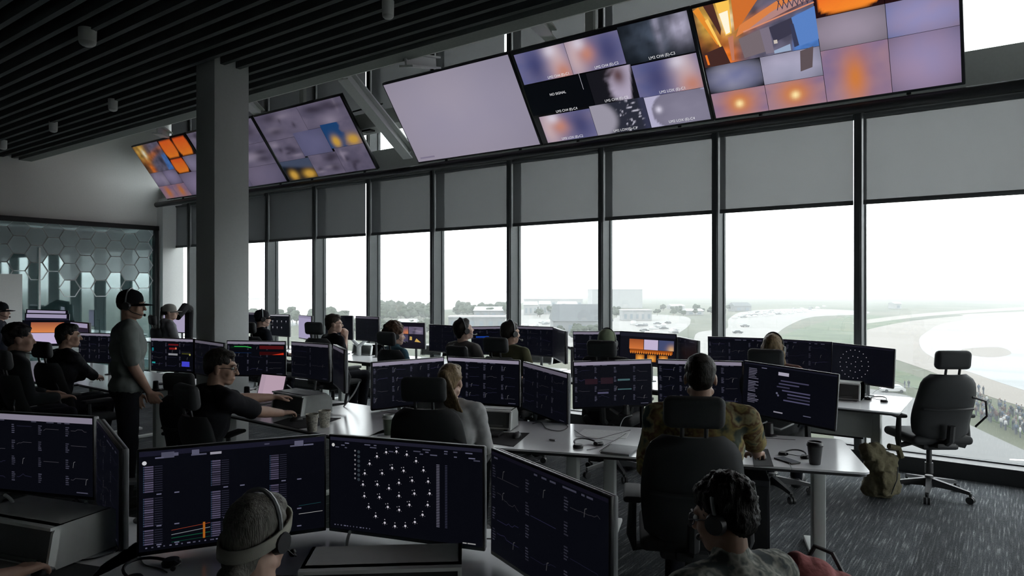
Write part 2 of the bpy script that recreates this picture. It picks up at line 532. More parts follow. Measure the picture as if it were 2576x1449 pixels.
# ---- roller shades
def shade_mat():
    m = bpy.data.materials.new('shade_fabric'); m.use_nodes = True
    nt = m.node_tree; N = nt.nodes; L = nt.links
    N.remove(N['Principled BSDF'])
    df = N.new('ShaderNodeBsdfDiffuse'); df.inputs['Color'].default_value = (0.10, 0.105, 0.11, 1)
    tr = N.new('ShaderNodeBsdfTranslucent'); tr.inputs['Color'].default_value = (0.012, 0.0125, 0.013, 1)
    tp = N.new('ShaderNodeBsdfTransparent')
    ad = N.new('ShaderNodeAddShader')
    L.new(df.outputs[0], ad.inputs[0]); L.new(tr.outputs[0], ad.inputs[1])
    # open weave: the holes between the threads close up at a slant
    lw = N.new('ShaderNodeLayerWeight'); lw.inputs['Blend'].default_value = 0.5
    rp = N.new('ShaderNodeValToRGB')
    rp.color_ramp.elements[0].position = 0.0; rp.color_ramp.elements[0].color = (0.045, 0.046, 0.047, 1)
    rp.color_ramp.elements[1].position = 0.42; rp.color_ramp.elements[1].color = (0.0, 0.0, 0.0, 1)
    k = rp.color_ramp.elements.new(0.2); k.color = (0.020, 0.021, 0.021, 1)
    L.new(lw.outputs['Facing'], rp.inputs['Fac'])
    mx = N.new('ShaderNodeMixShader')
    L.new(rp.outputs['Color'], mx.inputs[0]); L.new(ad.outputs[0], mx.inputs[1]); L.new(tp.outputs[0], mx.inputs[2])
    L.new(mx.outputs[0], N['Material Output'].inputs[0])
    return m
M_shade = shade_mat()
M_bar = mat('shade_bar', (0.06, 0.065, 0.068), 0.5)
names = ['behind the viewer end', 'second from the near end', 'at the right edge of the photo', 'at the far right, above the empty chair', 'above the blonde operator', 'above the orange-lit monitor', 'above the operator in the pale green cap',
         'above the two men in tees', 'above the curly-haired operator', 'above the man with raised fists', 'third bay right of the column', 'just right of the column', 'behind the column', 'in the corner left of the column']
ords = ['bay beyond the right edge', 'last bay before the right wall', 'rightmost bay in view', 'second bay from the right', 'third bay from the right', 'fourth bay from the right', 'fifth bay from the right', 'sixth bay from the right', 'seventh bay from the right', 'eighth bay from the right', 'ninth bay from the right', 'bay just right of the column', 'bay hidden by the column', 'corner bay left of the column']
for i in range(2, len(edges) - 1):
    for up in (0, 1):
        gap = {0: {11: .10, 9: .10, 8: .07, 13: .10}, 1: {7: .10, 9: .10, 10: .09, 11: .10, 13: .10}}[up].get(i, 0.045)
        x1, x0 = edges[i] - gap, edges[i + 1] + 0.045
        cx, wd = (x0 + x1) / 2, x1 - x0
        z0, z1 = (2.63, 3.50) if not up else (4.56, 5.60)
        r = thing('roller_shade', 'grey roller shade, %s, %s' % (ords[i], 'above the displays' if up else 'below the rail'), 'shade', (cx, YW - 0.185, z1), 0, 'upper roller shades' if up else 'lower roller shades')
        MB().add([(-wd / 2, 0, 0), (wd / 2, 0, 0), (wd / 2, 0, z0 - z1), (-wd / 2, 0, z0 - z1)], [(0, 3, 2, 1)]).build('fabric', M_shade, r, 0)
        MB().rbox(0, 0, z0 - z1 - 0.012, wd, 0.024, 0.045, 0.006).build('bottom_bar', M_bar, r)
        MB().cyl((-wd / 2, 0.01, -0.02), (wd / 2, 0.01, -0.02), 0.03).build('roller', M_bar, r)

# ---- steel bracing, hangers and linear duct in the tall strip above the displays
def girder(p0, p1, b, h):
    p0, p1 = Vector(p0), Vector(p1)
    ax = (p1 - p0); L = ax.length
    q = ax.to_track_quat('X', 'Z').to_matrix().to_4x4()
    M = Matrix.Translation((p0 + p1) / 2) @ q
    return MB().box(0, 0, h / 2 - 0.01, L, b, 0.02, M).box(0, 0, -h / 2 + 0.01, L, b, 0.02, M).box(0, 0, 0, L, 0.02, h - 0.04, M)
a = YP(868, 188, 5.75); b = YP(1030, 388, 7.12)
tag(girder(a, b, 0.16, 0.17).build('steel_brace', M_steel), 'pale steel diagonal brace descending between the lilac-white display and the video display', 'brace')
a = YP(1105, 150, 5.3); b = YP(1010, 130, 6.9)
tag(girder(YP(1020, 150, 4.95), YP(1095, 158, 6.2), 0.14, 0.14).build('steel_brace', M_steel), 'short pale steel bracket above the lilac-white display', 'brace')
tag(girder(YP(1345, 40, 5.0), YP(1386, 88, 7.1), 0.14, 0.14).build('steel_brace', M_steel), 'pale steel brace ending above the nine-feed display', 'brace')
tag(girder(YP(612, 245, 5.1), YP(655, 285, 7.1), 0.14, 0.14).build('steel_brace', M_steel), 'pale steel brace just right of the column top', 'brace')
tag(girder(YP(395, 325, 5.1), YP(425, 342, 7.1), 0.14, 0.14).build('steel_brace', M_steel), 'pale steel brace above the far left orange display', 'brace')
for px, lab in ((1485, 'above the nine-feed display'), (762, 'above the far video display')):
    p = YP(px, 40, 7.35)
    tag(MB().box(p.x, p.y, 4.82, 0.11, 0.06, 1.84).build('steel_post', M_steel), 'pale vertical steel post %s' % lab, 'post')
dx0, dx1 = YP(880, 330, 7.3).x, YP(1012, 320, 7.3).x
d = thing('linear_duct', 'pale linear air duct with three slots in the gap between displays', 'duct', ((dx0 + dx1) / 2, 7.05, 4.22))
MB().rbox(0, 0, 0, dx1 - dx0 + 0.9, 0.32, 0.24, 0.03).build('casing', M_steel, d)
for k in range(3):
    MB().box(-0.35 + k * 0.28, -0.08, -0.13, 0.18, 0.1, 0.03).build('slot', M_black, d)
tag(MB().tube([(dx0 - 0.2, 6.9, 4.33), (dx0 + .2, 6.86, 4.42), (dx0 + 0.5, 6.86, 4.38), (dx1, 6.9, 4.42)], 0.012).build('hanging_cable', M_black), 'thin black cable drooping over the linear air duct', 'cable')

# ---- small white ceiling devices
for k, (px, py, r, lab) in enumerate(((220, 92, 0.075, 'largest white domed spotlight under the ceiling slats'), (976, 24, 0.05, 'white can spotlight near the top centre of the slatted ceiling'),
                       (284, 264, 0.055, 'white ceiling spotlight left of the column, middle of three'), (134, 319, 0.055, 'white ceiling spotlight left of the column, second farthest'), (8, 364, 0.055, 'white ceiling spotlight at the left edge of the photo'))):
    p = W(px, py, (ZC - 0.05 - CAM_H) * FOC / (720 - py))
    t = thing('ceiling_spotlight', lab, 'spotlight', (p.x, p.y, ZC), 0, 'spotlights on the slatted ceiling')
    MB().cyl((0, 0, 0.02), (0, 0, -0.10), r, r * 0.95, 16).build('can', M_white, t)
    MB().sph((0, 0, -0.10), (r * 0.95, r * 0.95, r * 0.6)).build('dome', mat('spot_dome', (0.55, 0.56, 0.55), 0.35), t)
# ================================================================ OUTSIDE: coast seen from a tower, about 21 m below the eye
ZG = -19.8
def zone(name, pts, z, m, smooth=True):
    P = [G(px, py, ZG) for px, py in pts]
    if smooth and len(P) > 4:
        n = len(P); Q = []
        for i in range(n):
            a, b, c, e = P[i - 1], P[i], P[(i + 1) % n], P[(i + 2) % n]
            for k in range(4):
                u = k / 4
                Q.append(0.5 * (2 * b + (c - a) * u + (2 * a - 5 * b + 4 * c - e) * u * u + (3 * b - a - 3 * c + e) * u ** 3))
        P = Q
    return struct(MB().prism([(p.x, p.y) for p in P], ZG - 1.0, ZG - 0.16 + z * 0.2).build(name, m, ang=0))
M_land = ramp_mat('scrub_land', [(0.3, (0.025, 0.033, 0.020)), (0.5, (0.042, 0.046, 0.029)), (0.7, (0.070, 0.067, 0.050))], 0.02, 0.95, detail=8)
M_sand = ramp_mat('sand', [(0.3, (0.129, 0.116, 0.103)), (0.6, (0.146, 0.133, 0.122)), (0.8, (0.116, 0.107, 0.090))], 0.03, 0.95, detail=6, stretch=(0.6, 1, 1))
M_grass = ramp_mat('dune_grass', [(0.3, (0.020, 0.034, 0.015)), (0.55, (0.037, 0.054, 0.025)), (0.75, (0.079, 0.074, 0.050))], 0.09, 0.95, detail=8)
M_road = mat('road', (0.082, 0.082, 0.082), 0.9, var=0.06, nscale=0.1)
M_lot = mat('gravel_lot', (0.124, 0.119, 0.112), 0.9, var=0.12, nscale=0.15)
M_water = mat('water', (0.074, 0.084, 0.087), 0.18, var=0.15, nscale=0.02)
M_surf = ramp_mat('surf', [(0.35, (0.103, 0.112, 0.116)), (0.5, (0.146, 0.150, 0.153)), (0.8, (0.159, 0.162, 0.163))], 0.03, 0.6, detail=6, stretch=(0.5, 2, 1))
struct(MB().box(-2000, 4250, ZG - 1.0, 16000, 8500, 1.6).build('ground', M_land))      # top at ZG - 0.2
zone('lagoon', [(300, 726), (1500, 727), (1490, 742), (1330, 748), (1300, 772), (1120, 778), (960, 790), (800, 812), (560, 838), (350, 850)], 0.0, M_water, False)
for k, pts in enumerate(([(560, 735), (760, 737), (1000, 736), (1010, 740), (760, 743), (560, 740)], [(420, 731), (900, 731), (1080, 731), (1080, 733), (900, 734), (420, 734)],
                         [(610, 750), (720, 751), (700, 754), (610, 753)], [(400, 752), (440, 752), (440, 754), (400, 754)], [(870, 741), (920, 735), (928, 737), (880, 744)],
                         [(970, 735), (1090, 738), (1080, 742), (970, 739)], [(1120, 734), (1280, 733), (1280, 736), (1120, 737)], [(620, 742), (660, 742), (660, 744), (620, 744)])):
    tag(zone('mud_bank', pts, 0.12, M_land), None, None, None, 'structure')
zone('sea', [(2330, 836), (2420, 806), (2700, 782), (3300, 760), (3300, 1100), (2700, 1010), (2560, 975), (2450, 938), (2360, 905), (2315, 870)], 0.25, M_surf)
zone('beach', [(2165, 838), (2210, 822), (2300, 806), (2420, 794), (2560, 784), (3300, 758), (3300, 1160), (2700, 1060), (2576, 1022), (2460, 985), (2360, 940), (2260, 905), (2180, 880)], 0.15, M_sand)
zone('beach_strip', [(2165, 806), (2300, 790), (2450, 779), (2700, 766), (2700, 771), (2450, 786), (2300, 798), (2165, 815)], 0.16, M_sand)
zone('tidal_flat', [(2420, 878), (2510, 872), (2545, 888), (2500, 898), (2440, 892)], 0.3, M_sand)
zone('dune', [(1960, 850), (2060, 812), (2170, 790), (2300, 815), (2200, 850), (2170, 900), (2250, 925), (2360, 965), (2450, 1000), (2576, 1040), (2700, 1075), (2700, 1200), (2576, 1090), (2440, 1035), (2330, 985), (2240, 950), (2140, 900), (2000, 880)], 0.1, M_grass)
zone('road', [(2120, 980), (2240, 985), (2330, 1010), (2430, 1062), (2576, 1130), (2800, 1230), (3000, 1449), (2576, 1449), (2200, 1300), (2100, 1150)], 0.2, M_road)
zone('car_park', [(1835, 800), (1880, 782), (2010, 776), (2170, 782), (2170, 790), (2050, 796), (1990, 815), (1940, 850), (1890, 900), (1760, 900), (1750, 840), (1790, 830), (1830, 825)], 0.15, M_lot)
zone('yard', [(1545, 800), (1600, 790), (1720, 795), (1735, 815), (1690, 850), (1680, 880), (1560, 880)], 0.15, M_lot)
zone('town_ground', [(1300, 780), (1500, 770), (1510, 800), (1490, 840), (1440, 870), (1290, 870)], 0.12, M_lot)
line = zone('road_marking', [(2540, 1152), (2600, 1155), (2600, 1158), (2540, 1155)], 0.22, mat('road_paint', (0.8, 0.8, 0.78), 0.8))

# ---- buildings
M_bw = mat('white_cladding', (0.178, 0.181, 0.181), 0.7, var=0.04, nscale=0.3)
M_bg = mat('grey_cladding', (0.104, 0.108, 0.112), 0.7, var=0.06, nscale=0.3)
M_roof = mat('slate_roof', (0.040, 0.045, 0.050), 0.8, var=0.08, nscale=0.2)
M_bglass = mat('building_window', (0.10, 0.12, 0.14), 0.25)
def building(name, label, pxl, pxr, pyb, height, depth, wall, roof='flat', nwin=0, rz=0.0, roofm=None):
    a, b = G(pxl, pyb, ZG), G(pxr, pyb, ZG)
    c = (a + b) / 2; wd = (b - a).length
    t = thing(name, label, 'building', (c.x, c.y, ZG), YAW + rz)
    MB().box(0, depth / 2, height / 2, wd, depth, height).build('walls', wall, t, 0)
    rm = roofm or M_bw
    if roof == 'flat':
        MB().box(0, depth / 2, height + 0.3, wd + 0.8, depth + 0.8, 0.6).build('roof', rm, t, 0)
    else:
        hw, e = wd / 2 + 0.6, 0.6
        vs = [(-hw, -e, height), (hw, -e, height), (hw, depth + e, height), (-hw, depth + e, height), (-hw * 0.92, depth / 2, height + roof), (hw * 0.92, depth / 2, height + roof)]
        MB().add(vs, [(0, 1, 5, 4), (1, 2, 5), (2, 3, 4, 5), (3, 0, 4), (0, 3, 2, 1)]).build('roof', rm, t, 0)
    for k in range(nwin):
        x = -wd / 2 + wd * (k + 0.5) / nwin
        MB().box(x, -0.1, height * 0.42, wd / nwin * 0.42, 0.3, height * 0.5).build('window', M_bglass, t, 0)
    return t
building('hangar', 'tall white windowless hangar behind the mullion, tallest building outside', 1490, 1616, 775, 18, 40, M_bw)
building('warehouse', 'long low white warehouse with flat roof left of the tall hangar', 1318, 1466, 777, 9.0, 20, M_bw, nwin=9)
building('apartment_block', 'white gabled block in front of the long warehouse, at its left', 1318, 1352, 792, 7.5, 12, M_bw, 2.5, 3)
building('apartment_block', 'white gabled block in front of the long warehouse, near its middle', 1357, 1385, 790, 7.5, 12, M_bw, 2.5, 3)
building('apartment_block', 'white gabled block in front of the long warehouse, at its right', 1404, 1452, 786, 6.5, 12, M_bw, 2.5, 4)
building('grey_roofed_hall', 'large hall with slate blue-grey roof above the operator in the pale green cap', 1392, 1540, 838, 5.5, 26, M_bg, 7.5, 5, roofm=M_roof)
building('flat_roofed_office', 'low white office with overhanging flat roof by the crowded yard', 1566, 1640, 806, 6.0, 12, M_bw, nwin=5)
building('long_shed', 'low grey shed with pale roof behind the man in the grey tee', 1128, 1270, 826, 5.5, 14, M_bg, 'flat', 6)
building('white_roofed_shed', 'pale shed with a white pitched roof beside the dark trees', 1192, 1272, 800, 5.0, 22, M_bg, 2.5, 4)
building('low_shed', 'small white-roofed hut among trees, left of the tall mullions', 1000, 1045, 828, 3.5, 10, M_bw, 1.5, 2)
building('barn', 'dark roofed barn at the left end of the car park', 1848, 1890, 783, 4.5, 18, M_bg, 3.0, 2, roofm=M_roof)
building('white_tents', 'row of small white pitched tents beyond the yard', 1690, 1722, 778, 3.0, 20, M_bw, 1.5, 2)
building('white_tents', 'white marquee left of the tall right mullion', 1728, 1770, 792, 3.0, 14, M_bw, 1.5, 2)
building('beach_hut', 'tiny pale hut far along the right shore', 2252, 2268, 777, 5, 12, M_bw, 1.5, 1)

# ---- cars
CARC = [('white', (0.270, 0.270, 0.266)), ('silver', (0.162, 0.166, 0.169)), ('grey', (0.058, 0.061, 0.065)), ('white', (0.252, 0.256, 0.256)), ('dark', (0.014, 0.016, 0.018))]
CARS = []
def car_meshes(i):
    def mk():
        prof = [(-2.2, 0.35), (2.2, 0.35), (2.25, 0.8), (1.1, 0.95), (0.5, 1.5), (-1.3, 1.55), (-2.0, 1.0), (-2.25, 0.9)]
        vs = []
        for y in (-0.9, 0.9):
            for x, z in prof:
                vs.append((x, y * (0.86 if z > 1.2 else 1), z))
        n = len(prof)
        fs = [(k, (k + 1) % n, n + (k + 1) % n, n + k) for k in range(n)] + [tuple(range(n - 1, -1, -1)), tuple(range(n, 2 * n))]
        body = MB().add(vs, fs).mesh('car_body', mat('car_paint_' + CARC[i][0], CARC[i][1], 0.35), 0)
        wh = MB()
        for x in (-1.4, 1.4):
            for y in (-0.85, 0.85):
                wh.cyl((x, y - 0.1, 0.33), (x, y + 0.1, 0.33), 0.33, n=10)
        wheels = wh.mesh('wheels', M_black, 0)
        gl = MB().box(-0.4, 0, 1.22, 1.7, 1.66, 0.3).mesh('windows', M_bglass, 0)
        return body, wheels, gl
    return cached(('car', i), mk)
def car(p, rz, i, label, group, parts=False):
    if any((p.x - q[0]) ** 2 + (p.y - q[1]) ** 2 < 26 for q in CARS):
        return
    CARS.append((p.x, p.y))
    b, wh, gl = car_meshes(i)
    o = link('parked_car', b)
    o.location = (p.x, p.y, ZG - 0.13); o.rotation_euler = (0, 0, rz)
    tag(o, label, 'car', group)
    if parts:
        link('wheels', wh, o); link('windows', gl, o)
    return o
for k in range(44):
    u = k % 11; r = k // 11
    px = 1850 + u * 18 + r * 14 + rnd.uniform(-4, 4); py = 802 - u * 1.6 - r * 4.6 + rnd.uniform(-1, 1)
    car(G(px, py, ZG), YAW + 0.5 + rnd.uniform(-.1, .1), rnd.choice([0, 0, 1, 3, 2]), 'small hazy car in the far rows of the car park', 'cars in the car park rows')
for k in range(26):
    px = rnd.uniform(1580, 1700); py = 812 + rnd.uniform(0, 1) * 34
    car(G(px, py, ZG), YAW + rnd.choice([0.3, 1.7]) + rnd.uniform(-.2, .2), rnd.choice([0, 0, 1, 3, 2, 4]), 'small hazy car in the sandy yard beyond the pale green cap', 'cars in the yard')
for k in range(16):
    px = 1315 + k * 9 + rnd.uniform(-4, 4); py = 826 - k * 2.0 + rnd.uniform(-4, 4)
    car(G(px, py, ZG), YAW + 0.9 + rnd.uniform(-.3, .3), rnd.choice([0, 1, 3, 2]), 'small hazy car on the street left of the slate-roofed hall', 'cars on the town street')
car(G(1874, 822, ZG), YAW + 0.2, 2, 'lone grey car near the lower end of the car park', None, True)
car(G(1856, 838, ZG), YAW + 0.1, 4, 'dark truck-like car beside the tall mullion', None, True)
car(G(2245, 985, ZG), YAW + 2.95, 0, 'nearest white car on the road, under the dotted monitor', None, True)

# ---- trees
M_leaf = ramp_mat('foliage', [(0.3, (0.011, 0.017, 0.009)), (0.6, (0.020, 0.028, 0.014)), (0.8, (0.029, 0.034, 0.020))], 0.4, 0.95)
M_bark = mat('bark', (0.10, 0.08, 0.06), 0.9)
def tree_mesh(seed):
    def mk():
        r = random.Random(seed)
        b = MB()
        for k in range(9):
            a = r.uniform(0, 6.28); q = r.uniform(0, 2.6)
            b.sph((q * math.cos(a), q * math.sin(a), r.uniform(3.2, 6.5)), (r.uniform(1.5, 2.6), r.uniform(1.5, 2.6), r.uniform(1.1, 1.9)), 9, 6)
        b.v = [tuple(Vector(p) + mnoise.noise_vector(Vector(p) * 0.9) * 0.7) for p in b.v]
        return b.mesh('crown', M_leaf, 60), MB().cyl((0, 0, 0), (0, 0, 4), 0.3, 0.18, 7).mesh('trunk', M_bark, 0)
    return cached(('tree', seed), mk)
TREES = []
def tree(px, py, h, lab, group):
    p = G(px, py, ZG)
    if any((p.x - q[0]) ** 2 + (p.y - q[1]) ** 2 < (0.55 * (h + q[2])) ** 2 for q in TREES):
        return
    TREES.append((p.x, p.y, h))
    cr, tk = tree_mesh(rnd.randrange(5))
    t = link('tree', tk); t.location = (p.x, p.y, ZG); s = h / 8.0
    t.scale = (s * rnd.uniform(0.8, 1.15),) * 2 + (s,); t.rotation_euler = (0, 0, rnd.uniform(0, 6))
    tag(t, lab, 'tree', group); link('crown', cr, t)
for k in range(90):
    tree(rnd.uniform(606, 870), 808 + rnd.uniform(-6, 14), rnd.uniform(6, 9), 'hazy grey-green tree in the far belt right of the column', 'trees in the far belt right of the column')
for k in range(150):
    tree(rnd.uniform(955, 1100), rnd.uniform(786, 812), rnd.uniform(7, 11), 'tree in the tall grey grove left of the pale sheds', 'trees in the grove left of the sheds')
for k in range(90):
    tree(rnd.uniform(1150, 1285), rnd.uniform(785, 800), rnd.uniform(7, 10), 'tree in the grove behind the white-roofed shed', 'trees behind the white-roofed shed')
for k in range(60):
    tree(rnd.uniform(850, 1090), rnd.uniform(822, 845), rnd.uniform(4, 6), 'low tree close below the grove, by the scattered huts', 'low trees by the huts')
for k in range(24):
    tree(rnd.uniform(1330, 1560), rnd.uniform(785, 800), rnd.uniform(5, 8), 'small tree among the white gabled blocks', 'trees among the gabled blocks')
for k in range(22):
    tree(rnd.uniform(1640, 1840), rnd.uniform(778, 796), rnd.uniform(4, 7), 'small tree between the yard and the car park', 'trees between yard and car park')
for k in range(16):
    tree(rnd.uniform(1400, 1520), rnd.uniform(838, 860), rnd.uniform(4, 6), 'bush at the foot of the slate-roofed hall', 'bushes below the slate-roofed hall')

# ---- spectators by the road
def spectator(i):
    cl = [(0.03, 0.035, 0.045), (0.10, 0.105, 0.11), (0.26, 0.26, 0.26), (0.05, 0.065, 0.09), (0.07, 0.05, 0.05), (0.06, 0.075, 0.06)][i]
    def mk():
        top = MB().sph((0, 0, 1.18), (0.23, 0.15, 0.34), 8, 6).cyl((-0.26, 0, 1.4), (-0.3, 0.05, 0.85), 0.06, 0.045, 6).cyl((0.26, 0, 1.4), (0.3, 0.05, 0.85), 0.06, 0.045, 6).mesh('shirt', mat('spectator_shirt_%d' % i, cl, 0.9), 60)
        legs = MB().cyl((-0.1, 0, 0.9), (-0.11, 0, 0.0), 0.1, 0.06, 7).cyl((0.1, 0, 0.9), (0.11, 0, 0.0), 0.1, 0.06, 7).mesh('trousers', mat('spectator_trousers', (0.06, 0.065, 0.08), 0.9), 60)
        head = MB().sph((0, 0, 1.63), (0.085, 0.1, 0.12), 8, 6).cyl((0, 0, 1.4), (0, 0, 1.6), 0.06, 0.055, 6).mesh('person', mat('spectator_skin', (0.12, 0.09, 0.075), 0.8), 60)
        return head, top, legs
    return cached(('spec', i), mk)
CROWD = []
for k in range(170):
    u = rnd.random(); px = 2455 + u * 150
    lo = 1000 + (px - 2455) * 0.34; hi = 1052 + (px - 2455) * 0.42
    py = lo + rnd.random() * (hi - lo)
    if k < 4:
        px, py = [(2462, 985), (2474, 990), (2276, 975), (2286, 974)][k]
    p = G(px, py, ZG); i = rnd.choice([0, 0, 1, 2, 3, 3, 4, 5])
    if any((p.x - q[0]) ** 2 + (p.y - q[1]) ** 2 < 0.65 for q in CROWD):
        continue
    CROWD.append((p.x, p.y))
    h, tp, lg = spectator(i)
    o = link('person', h); o.location = (p.x, p.y, ZG - 0.13); o.rotation_euler = (0, 0, rnd.uniform(0, 6))
    if k < 4:
        tag(o, ['spectator walking on the beach side, left of the crowd, first of two', 'spectator on the beach side, just left of the crowd, second of two', 'left of two spectators on the verge near the white car', 'right of two spectators on the verge near the white car'][k], 'person', 'people near the beach')
    else:
        tag(o, 'standing spectator in the crowd by the road, right of the empty chair', 'person', 'crowd by the road')
    link('shirt', tp, o); link('trousers', lg, o)

# ---- haze over the coast
hz = bpy.data.materials.new('sea_haze'); hz.use_nodes = True
_nt = hz.node_tree; _nt.nodes.remove(_nt.nodes['Principled BSDF'])
_vs = _nt.nodes.new('ShaderNodeVolumeScatter')
_vs.inputs['Color'].default_value = (0.205, 0.21, 0.21, 1); _vs.inputs['Density'].default_value = 0.0017; _vs.inputs['Anisotropy'].default_value = 0.0
_nt.links.new(_vs.outputs[0], _nt.nodes['Material Output'].inputs['Volume'])
hb = MB().box(-2000, 4225, ZG + 35, 15000, 8390, 72).build('sea_haze', hz, ang=0)
tag(hb, 'pale sea haze lying over the whole coast outside', 'haze', None, 'stuff')
# ================================================================ SCREENS: drawing helpers
class Gfx:                        # flat coloured shapes on a screen, u 0..1 left-right, v 0..1 top-bottom
    def __init__(self, w, h):
        self.w, self.h = w, h
        self.v = []; self.f = []; self.c = []
        self.k = 0
    def P(self, u, v, lift=0.0):
        return ((u - 0.5) * self.w, -0.0012 - lift, (0.5 - v) * self.h)
    def poly(self, uv, col, lift=None):
        self.k += 1
        l = 0.000004 * self.k if lift is None else lift
        o = len(self.v)
        self.v += [self.P(u, v, l) for u, v in uv]
        self.f.append(tuple(range(o, o + len(uv))))
        self.c += [col] * len(uv)
    def rect(self, u0, v0, u1, v1, col):
        self.poly([(u0, v1), (u1, v1), (u1, v0), (u0, v0)], col)
    def disc(self, u, v, r, col, n=8):
        a = self.w / self.h
        self.poly([(u + r * math.cos(-2 * math.pi * i / n), v + r * a * math.sin(-2 * math.pi * i / n)) for i in range(n)], col)
    def line(self, pts, t, col):
        a = self.w / self.h
        for (u0, v0), (u1, v1) in zip(pts[:-1], pts[1:]):
            dx, dy = (u1 - u0), (v1 - v0) / a
            L = math.hypot(dx, dy) or 1
            nx, ny = -dy / L * t, dx / L * t * a
            self.poly([(u0 + nx, v0 + ny), (u1 + nx, v1 + ny), (u1 - nx, v1 - ny), (u0 - nx, v0 - ny)], col)
    def img(self, u0, v0, u1, v1, nx, ny, fn):
        self.k += 1; l = 0.000004 * self.k
        o = len(self.v)
        us = np.linspace(0, 1, nx + 1); vs_ = np.linspace(0, 1, ny + 1)
        U, V = np.meshgrid(us, vs_)
        C = np.clip(fn(U, V), 0, None)
        for j in range(ny + 1):
            for i in range(nx + 1):
                self.v.append(self.P(u0 + (u1 - u0) * us[i], v0 + (v1 - v0) * vs_[j], l))
                self.c.append(tuple(C[j, i]))
        for j in range(ny):
            for i in range(nx):
                a = o + j * (nx + 1) + i
                self.f.append((a + nx + 1, a + nx + 2, a + 1, a))
    def mesh(self):
        me = bpy.data.meshes.new('screen_graphics')
        me.from_pydata(self.v, [], self.f)
        at = me.color_attributes.new('Col', 'FLOAT_COLOR', 'POINT')
        at.data.foreach_set('color', np.array([tuple(c[:3]) + (1.0,) for c in self.c], dtype=np.float32).ravel())
        me.materials.append(glow_mat())
        me.update()
        return me

def gauss(U, V, u, v, su, sv):
    return np.exp(-((U - u) / su) ** 2 - ((V - v) / sv) ** 2)[..., None]
def base(c, U):
    return np.ones(U.shape)[..., None] * np.array(c)
def fbm(U, V, sx, sy, seed):
    out = np.zeros(U.shape)
    for j in range(U.shape[0]):
        for i in range(U.shape[1]):
            out[j, i] = mnoise.fractal(Vector((U[j, i] * sx, V[j, i] * sy, seed * 7.3)), 1.0, 2.0, 3)
    return out[..., None]
def mixc(a, b, f):
    f = np.clip(f, 0, 1)
    return a * (1 - f) + b * f
def sstep(x, a, b):
    t = np.clip((x - a) / (b - a), 0, 1)
    return t * t * (3 - 2 * t)

LIL = S(168, 160, 186)
def feed_pale(c0, c1, seed, dark=0.4):
    def fn(U, V):
        c = mixc(base(c0, U), base(c1, U), 0.5 + 0.5 * fbm(U, V, 1.5, 1.2, seed) + 0.4 * (U[..., None] - 0.5))
        return c * (1 - dark * ((U[..., None] - .5) ** 2 * 3 + (V[..., None] - .5) ** 2 * 3))
    return fn
def feed_flame(seed, cx=0.5, cy_=0.6, core=True):
    def fn(U, V):
        c = mixc(base(S(128, 108, 140), U), base(S(156, 124, 138), U), 0.5 + fbm(U, V, 2, 2, seed))
        c = mixc(c, base(S(206, 122, 52), U), 0.95 * gauss(U, V, cx, cy_, 0.30 if core else .2, 0.55 if core else .5))
        if core:
            c = mixc(c, base(S(255, 232, 170), U), 1.0 * gauss(U, V, cx, cy_ + 0.05, 0.07, 0.14))
        return c
    return fn
def feed_orange_window(seed, half=False):
    def fn(U, V):
        e = np.maximum(np.abs(U - 0.5) / 0.43, np.abs(V - (0.5 if not half else 0.35)) / 0.46)
        r = ((np.abs(U - .5) / .45) ** 5 + (np.abs(V - (.48 if not half else .3)) / .47) ** 5)[..., None]
        c = mixc(base(S(232, 92, 36), U), base(S(246, 140, 44), U), V[..., None] * 0.9 + 0.2 * fbm(U, V, 2, 3, seed))
        return mixc(c, base(S(34, 14, 16), U), sstep(r, 0.8, 1.15))
    return fn
def feed_engine(seed, left=True):
    def fn(U, V):
        c = mixc(base(S(92, 96, 140), U), base(S(120, 112, 140), U), 0.5 + 0.7 * fbm(U, V, 2, 2, seed))
        c = mixc(c, base(S(60, 62, 104), U), gauss(U, V, 0.35 if left else 0.75, 0.5, 0.22, 0.6) * 0.9)
        c = mixc(c, base(S(190, 166, 172), U), gauss(U, V, 0.8 if left else 0.12, 0.5, 0.2, 0.8))
        c = mixc(c, base(S(186, 126, 110), U), gauss(U, V, 0.85 if left else 0.35, 0.85 if left else 0.45, 0.16, 0.3))
        return mixc(c, base(S(226, 222, 236), U), 0.6 * gauss(U, V, 0.7 if left else 0.25, 0.12, 0.12, 0.2))
    return fn
def feed_dome(seed):
    def fn(U, V):
        r = np.sqrt(((U - 0.62) / 0.62) ** 2 + ((V - 0.55) / 0.8) ** 2)[..., None]
        c = mixc(base(S(136, 132, 152), U), base(S(112, 108, 128), U), r + 0.3 * fbm(U, V, 2, 2, seed))
        c = mixc(c, base(S(176, 172, 200), U), sstep(r, 0.86, 0.9))
        return mixc(c, base(S(214, 210, 228), U), gauss(U, V, 0.2, 0.45, 0.05, 0.1))
    return fn
def feed_swirl(seed):
    def fn(U, V):
        c = mixc(base(S(10, 16, 20), U), base(S(70, 80, 96), U), gauss(U, V, 0.5, 0.35, 0.4, 0.5))
        c = mixc(c, base(S(176, 172, 196), U), gauss(U, V, 0.88, 0.3, 0.2, 0.4) + 0.5 * gauss(U, V, 0.55, 0.2, 0.05, 0.5))
        return c * (0.8 + 0.5 * fbm(U, V, 6, 3, seed))
    return fn
def feed_dark(U, V):
    return base(S(4, 6, 10), U)
def feed_steam(seed):
    def fn(U, V):
        c = mixc(base(S(20, 20, 26), U), base(S(170, 160, 182), U), sstep(U[..., None] + 0.25 * fbm(U, V, 2, 2, seed), 0.42, 0.62))
        c = mixc(c, base(S(90, 66, 70), U), gauss(U, V, 0.68, 0.25, 0.16, 0.3))
        return mixc(c, base(S(16, 16, 22), U), sstep(U[..., None] + 0.15 * (V[..., None] - .5), 0.88, 0.94))
    return fn
